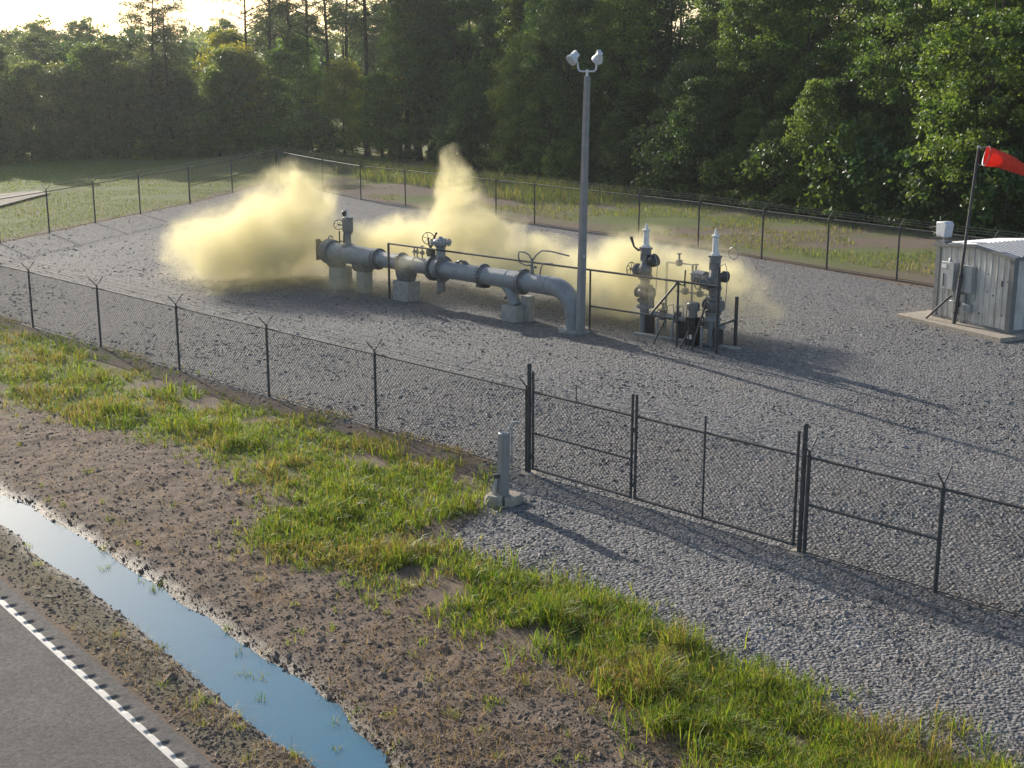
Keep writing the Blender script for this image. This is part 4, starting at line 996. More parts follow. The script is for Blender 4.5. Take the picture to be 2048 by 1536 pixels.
MB().box(bp0 + Vector((-0.12, -0.07, 0.66)), (0.14, 0.1, 0.09)).build('clamp', M['dark'], bv)
MB().path([bp0 + Vector((-0.26, -0.08, 0.1)), bp0 + Vector((-0.21, -0.08, 0.4)), bp0 + Vector((-0.16, -0.08, 0.62))], 0.012, 5).build('ground_wire', M['galv'], bv)
def chunk(poly, z, label):
    m = MB(); n = len(poly); b = 0
    for zz, sc in ((-0.1, 1.04), (z * 0.72, 1.02), (z, 0.9)):
        for (x, y) in poly: m.v.append(bp0 + Vector((x * sc, y * sc, zz + RNG.normal(0, 0.012))))
    for L_ in range(2):
        for k in range(n): m.f.append((L_ * n + k, L_ * n + (k + 1) % n, (L_ + 1) * n + (k + 1) % n, (L_ + 1) * n + k))
    m.f.append(tuple(2 * n + k for k in range(n)))
    return bevel(m.build('concrete_footing', M['concrete_warm'], bv), 0.02)
chunk([(-0.42, -0.06), (-0.36, -0.26), (-0.16, -0.33), (0.0, -0.26), (0.03, 0.05), (-0.05, 0.3), (-0.3, 0.22)], 0.22, '')
chunk([(0.05, -0.3), (0.2, -0.34), (0.42, -0.08), (0.48, 0.1), (0.2, 0.25), (0.04, 0.1)], 0.20, '')

# ------------------------------------------------------------------ loose stones, clods, straw
def in_view(x, y, pad=60):
    a = y * math.cos(PITCH) + CAMH * math.sin(PITCH); b = y * math.sin(PITCH) - CAMH * math.cos(PITCH)
    u = 1024 + F * x / a; v = 768 - F * b / a
    return (u > -pad) & (u < 2048 + pad) & (v < 1536 + pad) & (v > 0)
OCT = np.array([(1, 0, 0), (-1, 0, 0), (0, 1, 0), (0, -1, 0), (0, 0, 1), (0, 0, -1)], float)
OF = np.array([(0, 2, 4), (2, 1, 4), (1, 3, 4), (3, 0, 4), (2, 0, 5), (1, 2, 5), (3, 1, 5), (0, 3, 5)])
def pebbles(name, x, y, z, r, cols, mat, flat=0.65):
    n = len(x); v = OCT[None] * (1 + RNG.normal(0, 0.28, (n, 6, 1)).clip(-0.5, 0.6))
    v = v * r[:, None, None] * np.stack([1 + RNG.random(n) * 0.5, np.ones(n), np.full(n, flat)], -1)[:, None, :]
    v = v + RNG.normal(0, 0.18, (n, 6, 3)) * r[:, None, None]
    a = RNG.random(n) * 6.283; ca, sa = np.cos(a), np.sin(a)
    vx = v[..., 0] * ca[:, None] - v[..., 1] * sa[:, None]; vy = v[..., 0] * sa[:, None] + v[..., 1] * ca[:, None]
    V = np.stack([vx + x[:, None], vy + y[:, None], v[..., 2] + z[:, None]], -1).reshape(-1, 3)
    Fc = (OF[None] + (np.arange(n) * 6)[:, None, None]).reshape(-1, 3)
    me = np_faces(name, V, Fc, False); set_col(me, np.repeat(cols, 6, 0))
    return link(name, me, (0, 0, 0), None, mat)
def samples(n, xr, yr, test, power=2.0):     # more samples near the viewer
    t = RNG.random(n * 4); y = 1 / ((1 / yr[0]) * (1 - t) + (1 / yr[1]) * t) if power else yr[0] + t * (yr[1] - yr[0])
    x = (RNG.random(n * 4) * 2 - 1) * 0.42 * y
    k = in_view(x, y) & test(x, y) & (x > xr[0]) & (x < xr[1]); x, y = x[k][:n], y[k][:n]; return x, y
def grav_test(x, y): return poly_sd(x, y, GRAVEL) + (fbm(x * 0.8, y * 0.8, 4) - 0.5) * 1.1 + RNG.normal(0, 0.28, len(x)) > 0.1
x, y = samples(118000, (-40, 40), (17, 108), lambda x, y: grav_test(x, y) & (RNG.random(len(x)) < 1 - sstep(55, 106, y)))
lum = RNG.uniform(0.07, 0.24, len(x)) * (0.62 + 0.8 * fbm(x * 0.16 + 50, y * 0.16, 4)); tint = 0.55 * sstep(0.58, 0.72, fbm(x * 0.3 + 31, y * 0.3, 4))
def seg_d(x, y, pts):
    d = np.full(x.shape, 1e9)
    for (ax, ay), (bx, by) in zip(pts[:-1], pts[1:]):
        ex, ey = bx - ax, by - ay; t = np.clip(((x - ax) * ex + (y - ay) * ey) / (ex * ex + ey * ey), 0, 1); d = np.minimum(d, np.hypot(x - ax - t * ex, y - ay - t * ey))
    return d
dt = seg_d(x, y, [(5.5, 20), (4.2, 29.5), (6.5, 36), (10.5, 43), (13.0, 52), (12, 60)])
lum = lum * (1 + 0.5 * np.exp(-((dt - 0.85) / 0.28) ** 2))
tint = np.maximum(tint, 0.95 * np.exp(-(seg_d(x, y, [CORNER_NL, tuple(np.array(NEARP[8]) + nd * 7)]) / 0.55) ** 2) * sstep(0.25, 0.5, vnoise(x * 0.9, y * 0.9)))
tint = np.maximum(tint, 0.85 * np.exp(-(seg_d(x, y, [g(790, 575), g(1165, 640), g(1420, 690)]) / 1.1) ** 2) * sstep(0.25, 0.6, fbm(x * 0.8, y * 0.8, 3)))
tint = np.maximum(tint, 0.8 * sstep(0.8, 0.0, poly_sd(x, y, GRAVEL)))
warm = np.stack([lum * 1.25, lum * 0.98, lum * 0.74], -1); cool = np.stack([lum * 1.02, lum * 0.99, lum * 0.985], -1)
tag(pebbles('loose_gravel', x, y, 0.003 + 0.0 * x, (0.013 + RNG.gamma(2.2, 0.0072, len(x))).clip(0, 0.055) * (1 + 0.006 * y), cool * (1 - tint[:, None]) + warm * tint[:, None], M['stones'], 0.5),
    'loose grey crushed stones over the yard and the drive', 'gravel', kind='stuff')
def dirt_test(x, y):
    s, w = sw(x, y); return (w > 0.1) & (ditch_d(s, w) < -0.05) & (poly_sd(x, y, GRAVEL) < 0.0) & (w < 12) & ((poly_sd(x, y, GRASS) + (fbm(x * 0.9, y * 0.9, 4) - 0.5) * 2 < 0.1))
x, y = samples(17000, (-22, 12), (16.5, 44), dirt_test)
lum = RNG.uniform(0.12, 0.26, len(x))
pebbles_o = pebbles('soil_clods', x, y, ground_z(x, y) + 0.004, RNG.gamma(1.6, 0.0085, len(x)) + 0.007, np.stack([lum * 1.15, lum * 0.90, lum * 0.70], -1), M['clods'], 0.6)
tag(pebbles_o, 'brown soil clods and small stones on the ditch bank', 'soil', kind='stuff')

def blades(name, x, y, z, h, wd, cols, mat, lean=0.45, droop=0.5, flat=False):
    n = len(x); a = RNG.random(n) * 6.283; f = RNG.random(n) * 6.283
    dx, dy = np.cos(a), np.sin(a); sxv, syv = np.cos(f), np.sin(f)
    ln = RNG.random(n) * lean + 0.05
    V = np.zeros((n, 5, 3)); B = np.stack([x, y, z], -1)
    side = np.stack([sxv, syv, np.zeros(n)], -1) * wd[:, None] / 2
    up1 = np.stack([dx * ln * 0.4, dy * ln * 0.4, np.full(n, 0.55)], -1) * h[:, None]
    tipz = 1.0 - droop * ln
    up2 = np.stack([dx * ln * 1.25, dy * ln * 1.25, tipz], -1) * h[:, None]
    V[:, 0] = B - side; V[:, 1] = B + side; V[:, 2] = B + up1 - side * 0.8; V[:, 3] = B + up1 + side * 0.8; V[:, 4] = B + up2
    o = (np.arange(n) * 5)[:, None]
    loops = (np.array([0, 1, 3, 2, 2, 3, 4])[None] + o).ravel()
    starts = (np.array([0, 4])[None] + (np.arange(n) * 7)[:, None]).ravel(); tot = np.tile([4, 3], n)
    me = np_mesh(name, V.reshape(-1, 3), loops, starts, tot, True); set_col(me, np.repeat(cols, 5, 0))
    return link(name, me, (0, 0, 0), None, mat)
def gcols(n, dry, base=(0.115, 0.195, 0.026)):
    v = RNG.uniform(0.65, 1.35, n)[:, None]
    g1 = np.array(base)[None] * v; g2 = np.array((0.23, 0.26, 0.04))[None] * v; g3 = np.array((0.24, 0.185, 0.085))[None] * v
    r = RNG.random(n)[:, None]; c = np.where(r < 0.55, g1, g2); return np.where(RNG.random(n)[:, None] < np.reshape(dry, (-1, 1)), g3, c)
def tuft(x, y, n_per, spread):
    n = len(x); k = np.repeat(np.arange(n), n_per); return x[k] + RNG.normal(0, spread, len(k)), y[k] + RNG.normal(0, spread, len(k))
def gnoise(x, y): return (fbm(x * 0.9, y * 0.9, 4) - 0.5) * 2.2
def grass_test(x, y): return (poly_sd(x, y, GRASS) + gnoise(x, y) + RNG.normal(0, 0.42, len(x)) > 0.25) & (vnoise(x * 1.7 + 40, y * 1.7) > 0.14) & (fbm(x * 0.55 + 5, y * 0.55, 3) + RNG.normal(0, 0.03, len(x)) > 0.36 + 0.05 * sstep(30, 42, y))
x, y = samples(30000, (-26, 14), (16.5, 58), grass_test)
x, y = tuft(x, y, 4, 0.045); n = len(x)
edge_h = sstep(2.2, 0.4, poly_sd(x, y, GRASS)) * sstep(-4, 1, x)
hh = 1.3 * (0.07 + 0.15 * fbm(x * 0.7 + 7, y * 0.7, 3) + 0.20 * sstep(0.5, 0.72, fbm(x * 1.3 + 3, y * 1.3, 3)) + 0.10 * edge_h) * RNG.uniform(0.6, 1.3, n)
dry = 0.10 + 0.45 * sstep(0.52, 0.7, fbm(x * 0.5 + 70, y * 0.5, 3))
tag(blades('bank_grass', x, y, ground_z(x, y) - 0.01, hh, RNG.uniform(0.010, 0.022, n) * (1 + 0.012 * (y - 20)), gcols(n, dry), M['grass'], 0.9, 0.45), 'bright green rough grass on the bank between fence and ditch', 'grass', kind='stuff')
# straw and dead roots lying over the soil
x, y = samples(10000, (-22, 12), (16.5, 40), lambda a, b: dirt_test(a, b) & (fbm(a * 1.1 + 13, b * 1.1, 3) > 0.47)); n = len(x)
v = RNG.uniform(0.6, 1.4, n)[:, None]
st = blades('dead_straw', x, y, ground_z(x, y) + 0.012, RNG.uniform(0.06, 0.22, n), RNG.uniform(0.005, 0.010, n), np.array((0.26, 0.185, 0.125))[None] * v, M['grass'], 3.2, 0.30)
tag(st, 'dead straw and roots lying on the bare soil bank', 'straw', kind='stuff')
# sparse weeds on the soil, on the road verge and in the water
def weed_test(x, y):
    s, w = sw(x, y); return (w > 0.25) & (w < 9) & (poly_sd(x, y, GRAVEL) < 0.1)
x, y = samples(170, (-20, 10), (16.5, 40), weed_test); s_, w_ = sw(x, y)
k = (ditch_d(s_, w_) < -0.1) | (RNG.random(len(x)) < 0.5); x, y = x[k], y[k]; x, y = tuft(x, y, 16, 0.06)
s_, w_ = sw(x, y); zz = np.maximum(ground_z(x, y), WATER_Z - 0.03); n = len(x)
tag(blades('weeds', x, y, zz - 0.01, RNG.uniform(0.06, 0.22, n), RNG.uniform(0.008, 0.014, n), gcols(n, 0.25 + 0 * x), M['grass'], 0.8, 0.3), 'thin weeds scattered on the verge, the soil and in the ditch water', 'weeds', kind='stuff')
tt = RNG.random(260) * 38 - 6; q0 = np.array(NEARP[0]); x = q0[0] + nd[0] * tt; y = q0[1] + nd[1] * tt; k = (vnoise(tt * 0.5, 0 * tt) > 0.45) & ((tt < 24) | (tt > 33.5)); x, y = tuft(x[k], y[k], 14, 0.16); n = len(x)
tag(blades('fence_line_weeds', x, y, 0 * x - 0.01, RNG.uniform(0.05, 0.2, n), RNG.uniform(0.008, 0.016, n), gcols(n, 0.72 + 0 * x), M['grass'], 1.2, 0.4), 'dry weeds along the foot of the roadside fence', 'weeds', kind='stuff')
# short turf and tall weeds beyond the fences
def field_test(x, y):
    return (poly_sd(x, y, GRAVEL) < -0.3) & (x < -8) & (y < 150) & (fbm(x * 0.12 + 3, y * 0.22, 4) > 0.40)
xx = RNG.uniform(-60, -8, 140000); yy = RNG.uniform(60, 140, 140000); k = in_view(xx, yy) & field_test(xx, yy); xx, yy = xx[k][:34000], yy[k][:34000]
n = len(xx)
tag(blades('field_grass', xx, yy, ground_z(xx, yy) - 0.01, RNG.uniform(0.06, 0.18, n), RNG.uniform(0.025, 0.055, n), gcols(n, 0.12 + 0 * xx, (0.11, 0.165, 0.035)), M['grass'], 1.2, 0.5), 'mown field grass outside the left fence', 'grass', kind='stuff')
bA = np.array(BACKP[0]); bB = np.array(BACKP[-2])
def back_pts(n, t0, t1, o0, o1):
    t = RNG.uniform(t0, t1, n); o = RNG.uniform(o0, o1, n); return bA[0] + (bB[0] - bA[0]) * t + bout.x * o, bA[1] + (bB[1] - bA[1]) * t + bout.y * o
x, y = back_pts(14000, -0.25, 0.42, 6, 16); k = fbm(x * 0.35, y * 0.35, 3) > 0.38; x, y = x[k], y[k]
x2, y2 = back_pts(22000, 0.3, 1.1, 2.0, 15); k = fbm(x2 * 0.3 + 20, y2 * 0.3, 3) > 0.47; x2, y2 = x2[k], y2[k]
n1 = len(x); x = np.concatenate([x, x2]); y = np.concatenate([y, y2]); n = len(x)
hh = np.where(np.arange(n) < n1, RNG.uniform(0.4, 1.15, n), RNG.uniform(0.08, 0.3, n))
tag(blades('tall_weeds', x, y, ground_z(x, y) - 0.02, hh, RNG.uniform(0.022, 0.05, n), gcols(n, 0.22 + 0 * x, (0.10, 0.15, 0.035)), M['grass'], 0.6, 0.4), 'tall yellowish weeds between the back fence and the forest', 'weeds', kind='stuff')

# ------------------------------------------------------------------ trees
def leaf_cloud(cent, rad, per, lsize, upb=0.35, flat=0.7, aspect=0.6, droop=0.0):
    k = np.repeat(np.arange(len(cent)), per); n = len(k)
    d = RNG.normal(0, 1, (n, 3)); d /= np.linalg.norm(d, axis=1)[:, None]
    rr = RNG.random(n) ** 0.45
    p = cent[k] + d * (rad[k] * rr)[:, None] * np.array([1, 1, flat]); p[:, 2] -= droop * rr * rad[k]
    nrm = d * 0.7 + RNG.normal(0, 0.7, (n, 3)) + np.array([0, 0, upb]); nrm /= np.linalg.norm(nrm, axis=1)[:, None]
    h = RNG.normal(0, 1, (n, 3)); u = np.cross(nrm, h); u /= np.linalg.norm(u, axis=1)[:, None]; v = np.cross(nrm, u)
    L = lsize * RNG.uniform(0.6, 1.3, n)[:, None]
    V = np.stack([p - u * L, p + v * L * aspect + nrm * L * 0.12, p + u * L, p - v * L * aspect + nrm * L * 0.12], 1)
    rnd = np.clip(0.55 * RNG.random(len(cent))[k] + 0.45 * RNG.random(n), 0, 1)
    return V.reshape(-1, 3), rnd
def crown_mesh(name, V, rnd):
    n = len(V) // 4; me = np_faces(name, V, np.arange(n * 4).reshape(n, 4), False)
    a = me.attributes.new('rnd', 'FLOAT', 'POINT'); a.data.foreach_set('value', np.repeat(rnd, 4).astype(np.float32))
    me.materials.append(None); return me
def trunk_mesh(name, h, r0, limbs, wob=0.25, top=0.85):
    m = MB(); pts = []; n = 9
    ph = RNG.random(4) * 6
    for i in range(n):
        t = i / (n - 1); pts.append(Vector((wob * math.sin(2.2 * t + ph[0]) * t, wob * math.sin(2.9 * t + ph[1]) * t, -0.2 + t * h * top)))
    m.path(pts, [r0 * (1.35 if i == 0 else 1) * (1 - 0.82 * i / (n - 1)) for i in range(n)], 9)
    for e, b_ in limbs:
        k = min(n - 2, int(b_ * (n - 1))); f_ = b_ * (n - 1) - k; s = pts[k].lerp(pts[k + 1], f_); e = Vector(e)
        mid = s.lerp(e, 0.5) + Vector((0, 0, 0.08 * (e - s).length)); rr = r0 * (1 - 0.8 * b_) * 0.45
        m.path([s, mid, e], [rr, rr * 0.65, rr * 0.2], 5)
    return m.mesh(name)
def make_broad(h, rad, zlow, nc, per, lsize, sparse=0.0, topw=0.75):
    z = zlow + (h - zlow) * RNG.random(nc * 3) ** 0.9; t = (z - zlow) / (h - zlow)
    env = rad * np.sqrt(np.clip(1 - (np.abs(t - 0.42) / 0.62) ** 2.2, 0.02, 1)) * (1 - (1 - topw) * t)
    a = RNG.random(nc * 3) * 6.283
    lob = 0.72 + 0.5 * vnoise(a * 1.6 + 11, z * 0.33 + RNG.random() * 50)
    q = np.sqrt(RNG.uniform(0.12, 1.0, nc * 3)) * lob
    c = np.stack([np.cos(a) * env * q, np.sin(a) * env * q, z], -1)
    k = vnoise(c[:, 0] * 0.45 + 90 + RNG.random() * 40, c[:, 2] * 0.45 + c[:, 1] * 0.3) > sparse; c = c[k][:nc]
    cr = RNG.uniform(0.55, 1.15, len(c)) * (rad / 4) ** 0.5
    V, rnd = leaf_cloud(c, cr, per, lsize, 0.35, 0.62)
    limbs = [(c[i], float(np.clip(c[i][2] / h * 0.75, 0.12, 0.92))) for i in RNG.choice(len(c), min(16, len(c)), False)]
    return V, rnd, limbs
def make_pine(h, nb, z0=0.5, per=26):
    cs = []; limbs = []
    for i in range(nb):
        t = z0 + (1 - z0) * (i + RNG.random()) / nb; z = h * t; a = RNG.random() * 6.283
        L = (0.7 + 3.1 * math.sin(math.pi * min(1, (1 - t) / (1 - z0) * 0.75 + 0.12)) ) * RNG.uniform(0.6, 1.1) * h / 20
        e = np.array([math.cos(a) * L, math.sin(a) * L, z + 0.18 * L]); limbs.append((e, min(0.97, t / 0.98)))
        for f_ in np.linspace(0.35, 1.05, 6): cs.append(np.array([e[0] * f_, e[1] * f_, z + 0.18 * L * f_ + 0.12]) + RNG.normal(0, 0.16, 3))
    c = np.array(cs); V, rnd = leaf_cloud(c, RNG.uniform(0.35, 0.62, len(c)), per, 0.17, 0.5, 0.7, 0.16)
    return V, rnd, limbs
TREES = {}
def register(key, V, rnd, limbs, h, r0, mat, wob=0.25, top=0.85):
    cm = crown_mesh('crown', V, rnd); cm.materials.clear(); cm.materials.append(M[mat])
    tm = trunk_mesh('trunk', h, r0, limbs, wob, top); tm.materials.append(M['bark']); TREES[key] = (cm, tm, h)
for k in range(3):
    V, r_, lb = make_broad(18.5, 4.3, 1.8, 230, 100, 0.135, 0.22); register('broad%d' % k, V, r_, lb, 18.5, 0.28, 'leaf')
for k in range(3):
    V, r_, lb = make_broad(9.0, 3.0, 0.6, 150, 80, 0.115, 0.20, 0.6); register('under%d' % k, V, r_, lb, 9.0, 0.13, 'leaf')
for k in range(2):
    V, r_, lb = make_broad(3.4, 2.1, 0.1, 60, 60, 0.12, 0.12, 0.8); register('shrub%d' % k, V, r_, lb, 3.4, 0.05, 'leaf')
for k in range(2):
    V, r_, lb = make_pine(22, 40, 0.46, 24); register('pine%d' % k, V, r_, lb, 22, 0.24, 'needle', 0.5, 0.98)
V, r_, lb = make_pine(14, 46, 0.18, 26); register('youngpine', V, r_, lb, 14, 0.17, 'needle', 0.3, 0.98)
def tree(kind, x, y, h, label, cat, group, col, rz=None, name=None, wide=1.0):
    cm, tm, h0 = TREES[kind]; s = h / h0; z = float(ground_z(np.array([x]), np.array([y]))[0])
    r = thing(name or 'tree', Vector((x, y, z)), label, cat, group)
    rz = random.random() * 6.283 if rz is None else rz
    r.rotation_euler = (0, 0, rz); r.scale = (s * wide, s * wide, s)
    for nm, me in (('trunk', tm), ('crown', cm)):
        o = bpy.data.objects.new(nm, me); COL.objects.link(o); o.parent = r
        o.color = tuple(c * random.uniform(0.9, 1.1) for c in col) + (1,)
    return r
DARK = (0.066, 0.115, 0.040); MID = (0.090, 0.150, 0.040); YEL = (0.26, 0.30, 0.045); LITE = (0.13, 0.205, 0.045); OLV = (0.14, 0.175, 0.065); PINE = (0.065, 0.10, 0.042)  # YEL is raised: sunlight on the corner leaves is put into the colour
EDGE = [(-62, 124), (-44, 131), (-30, 138), (-17, 135), (-1, 116), (9, 101), (16, 90), (23, 80.5), (31, 72), (40, 63)]
def edge_pt(t, off):
    P = np.array(EDGE, float); seg = np.linalg.norm(np.diff(P, axis=0), axis=1); cs = np.concatenate([[0], np.cumsum(seg)]); d = t * cs[-1]
    i = min(len(seg) - 1, int(np.searchsorted(cs, d) - 1)) if d > 0 else 0
    f_ = (d - cs[i]) / seg[i]; p = P[i] + (P[i + 1] - P[i]) * f_; e = (P[i + 1] - P[i]) / seg[i]; nn = np.array([-e[1], e[0]]); return p + nn * off
GL = 'trees along the far edge of the grass field'; GC = 'forest trees behind the back fence'; GS = 'shrubs at the forest foot'
# left: lower hazy wood beyond the field
for i in range(15):
    p = edge_pt(0.015 + 0.018 * i + random.uniform(-0.006, 0.006), random.uniform(-2, 3)); h = random.uniform(7.5, 10.8)
    c = random.choice([OLV, MID, OLV]); tree('under%d' % (i % 3), p[0], p[1], h, '%s rounded %s tree along the far edge of the grass field' % ('low' if h < 8.6 else 'tall' if h > 9.8 else 'middling', 'olive green' if c == OLV else 'fresh green'), 'tree', GL, c, wide=1.15)
for i in range(10):
    p = edge_pt(0.01 + 0.026 * i, random.uniform(6, 11)); h = random.uniform(9.5, 11.8)
    tree('broad%d' % (i % 3), p[0], p[1], h, 'taller dark tree behind the olive trees past the field', 'tree', GL, random.choice([OLV, DARK]), wide=1.3)
for u, h, w in ((330, 15.6, 1.5), (365, 14.2, 1.3)):
    X_ = (u - 1024) / F * 138; tree('youngpine', X_, 136, h, 'bushy pine standing taller than the olive trees past the field', 'pine', GL, PINE, name='pine_tree', wide=w)
for i, (u, h) in enumerate(((130, 12.6), (60, 12.2), (215, 12.3))):
    tree('youngpine', (u - 1024) / F * 150, 148, h, 'small pine poking above the olive trees past the field', 'pine', GL, PINE, name='pine_tree', wide=1.2)
# sunlit corner
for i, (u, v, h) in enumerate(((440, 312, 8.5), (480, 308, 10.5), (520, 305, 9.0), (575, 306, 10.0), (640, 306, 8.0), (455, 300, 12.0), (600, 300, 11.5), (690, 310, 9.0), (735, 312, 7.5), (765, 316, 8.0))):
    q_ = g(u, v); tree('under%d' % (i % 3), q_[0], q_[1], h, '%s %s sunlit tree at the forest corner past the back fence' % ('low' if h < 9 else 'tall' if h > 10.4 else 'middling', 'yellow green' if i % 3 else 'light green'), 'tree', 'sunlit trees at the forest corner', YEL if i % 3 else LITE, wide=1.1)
for u, v, h in ((545, 303, 23), (617, 300, 25), (700, 300, 24), (735, 312, 26), (862, 322, 24), (783, 310, 22), (505, 302, 21), (585, 301, 24), (660, 303, 23), (815, 318, 25), (905, 330, 24)):
    q_ = g(u, v); tree('pine%d' % (u % 2), q_[0], q_[1], h, '%s bare trunked pine at the forest edge %s' % ('very tall' if h > 23.5 else 'tall', 'near the fence corner' if u < 640 else 'past the back fence' if u < 790 else 'beyond the rising gas plume'), 'pine', 'tall pines in the forest', PINE, name='pine_tree')
# wall of forest
def where_beyond(t):
    return ('beyond the back fence corner' if t < 0.5 else 'beyond the middle of the pipeline' if t < 0.62 else 'beyond the valve columns' if t < 0.80 else 'beyond the metal shed')
HUE = {DARK: 'dark green', MID: 'mid green', LITE: 'light green', YEL: 'yellow green', OLV: 'olive'}
ROWN = ('front row', 'second row', 'third row')
t = 0.40; i = 0
while t < 1.0:
    for row, (o0, o1) in enumerate(((0.5, 7), (9, 13), (17, 22))):
        p = edge_pt(min(0.999, t + random.uniform(-0.012, 0.012)), random.uniform(o0, o1))
        c = random.choice([DARK, MID, MID, LITE] if t < 0.66 else [DARK, MID, MID])
        if row > 0 or i % 4 != 3:
            tree('broad%d' % random.randrange(3), p[0], p[1], random.uniform(14.5, 18) + 1.2 * row, 'tall %s tree in the %s of forest %s' % (HUE[c], ROWN[row], where_beyond(t)), 'tree', GC, c)
    t += 0.034; i += 1
for i, t in enumerate((0.37, 0.385, 0.40, 0.415)):
    p = edge_pt(t, 5 + random.uniform(-1, 1)); c = [MID, YEL, LITE][i % 3]
    tree('broad%d' % random.randrange(3), p[0], p[1], random.uniform(13, 16.5), '%s broadleaf tree rising behind the sunlit forest corner' % HUE[c], 'tree', GC, c, wide=0.8)
for i in range(26):
    X_ = -68 + 3.4 * i + random.uniform(-1, 1); Y_ = random.uniform(182, 196)
    tree('broad%d' % (i % 3), X_, Y_, (12.5 if X_ < -34 else 15.5) + random.uniform(-1.5, 2.0), 'distant %s tree in the wood well behind the %s' % (('mid green', 'dark')[i % 2], 'grass field' if X_ < -34 else 'forest corner'), 'tree', 'distant trees behind the forest corner', (MID, DARK)[i % 2], wide=1.2)
t = 0.47
while t < 1.0:
    c = random.choice([DARK, MID, LITE]); h = random.uniform(4.5, 9.0)
    p = edge_pt(t, random.uniform(-0.8, 1.6)); tree('under%d' % random.randrange(3), p[0], p[1], h, '%s %s young tree at the forest front %s' % ('low' if h < 6.5 else 'slim', HUE[c], where_beyond(t)), 'tree', 'young trees at the forest front', c)
    t += 0.026
q_ = g(1060, 352); tree('under1', q_[0], q_[1], 11.0, 'bright green spreading tree at the forest front straight behind the lamp pole', 'tree', None, LITE, 1.0, wide=1.1)
q_ = g(1625, 432); tree('under2', q_[0], q_[1], 8.2, 'light green slender tree between dark shrubs at the forest front', 'tree', None, LITE, 2.0, wide=0.8)
q_ = g(1960, 470); tree('broad1', q_[0], q_[1], 17.0, 'big bright green tree leaning out of the forest behind the windsock', 'tree', None, (0.105, 0.165, 0.042), 0.5, wide=1.15)
for u, v, h, c in ((920, 335, 4.6, DARK), (1330, 395, 4.8, DARK), (1390, 402, 4.2, DARK), (1470, 412, 3.6, MID), (1550, 425, 4.4, MID), (1690, 440, 5.6, MID), (1740, 447, 4.8, DARK), (1830, 458, 4.6, MID), (1250, 380, 3.4, DARK), (1130, 368, 3.2, MID), (1900, 468, 4.2, DARK), (2000, 480, 4.6, DARK), (800, 320, 3.0, MID)):
    q_ = g(u, v); tree('shrub%d' % (u % 2), q_[0], q_[1], h, 'rounded %s shrub at the foot of the forest %s' % (HUE[c], 'beyond the pipeline' if u < 1200 else 'beyond the valve columns' if u < 1700 else 'beyond the shed'), 'shrub', GS, c, name='shrub')
for u, v, h, c in ((235, 318, 2.4, LITE), (285, 318, 2.0, YEL), (440, 308, 2.6, LITE), (500, 306, 2.4, YEL), (20, 326, 3.0, OLV), (110, 322, 2.8, OLV), (170, 320, 2.6, OLV)):
    q_ = g(u, v); tree('shrub%d' % (u % 2), q_[0], q_[1], h, 'low light green shrub where the field meets the trees', 'shrub', 'shrubs at the field edge', c, name='shrub')
for i in range(22):
    p = edge_pt(0.0 + 0.0155 * i + random.uniform(-0.004, 0.004), random.uniform(-3.0, 2.0)); c = random.choice([OLV, MID, LITE])
    tree('shrub%d' % (i % 2), p[0], p[1], random.uniform(2.4, 4.4), 'bushy %s undergrowth shrub below the trees past the field' % HUE[c], 'shrub', 'undergrowth along the field edge', c, name='shrub', wide=1.2)
# the far wood on the horizon reads as one mass
cs = []
for k in range(420):
    yv = RNG.uniform(260, 420); xv = RNG.uniform(-0.45, 0.05) * yv; hz = RNG.uniform(9.5, 16)
    for j in range(9):
        cs.append((xv + RNG.normal(0, 2.0), yv + RNG.normal(0, 2.0), hz * RNG.uniform(0.25, 1.0)))
cs = np.array(cs); V, r_ = leaf_cloud(cs, RNG.uniform(1.2, 2.2, len(cs)), 20, 0.45, 0.4, 0.8)
fw = crown_mesh('far_wood', V, r_); fw.materials.clear(); fw.materials.append(M['leaf'])
o = link('far_wood', fw, (0, 0, 0)); o.color = OLV + (1,); tag(o, 'distant hazy wood on the horizon beyond the field', 'wood', kind='stuff')

# ------------------------------------------------------------------ escaping gas
def at_plane(u, v, Yc):
    x = (u - 1024) / F; yv = -(v - 768) / F
    dy = math.cos(PITCH) + yv * math.sin(PITCH); dz = -math.sin(PITCH) + yv * math.cos(PITCH); t = Yc / dy
    return Vector((x * t, Yc, CAMH + dz * t)), t / F
PUFFS = []
for (u, v, Yc, ru, rv, rd, dens) in (
        (520, 490, 60.5, 190, 105, 4.0, 1.0), (572, 415, 62.0, 105, 82, 2.8, 0.85), (400, 520, 60.0, 70, 60, 2.2, 0.7),
        (700, 555, 56.5, 105, 42, 1.8, 0.42), (790, 495, 60.0, 150, 72, 2.6, 0.9), (915, 395, 58.5, 52, 88, 1.5, 1.0), (925, 478, 58.0, 120, 72, 2.2, 1.0),
        (1045, 535, 55.0, 130, 58, 2.2, 1.0), (1150, 550, 53.0, 100, 55, 2.0, 0.8), (1255, 550, 51.0, 130, 92, 2.4, 0.9), (1390, 560, 49.5, 105, 84, 2.2, 0.85), (1490, 600, 47.5, 75, 60, 1.7, 0.45), (470, 565, 57.5, 120, 36, 2.0, 0.4), (720, 520, 57.5, 130, 60, 2.2, 0.28), (900, 520, 55.0, 140, 50, 2.0, 0.25), (1340, 575, 47.0, 130, 70, 1.6, 0.25)):
    c, k = at_plane(u, v, Yc); PUFFS.append((c, Vector((ru * k * 1.18, rd * 1.15, rv * k * 1.15)), dens))
gm = MB()
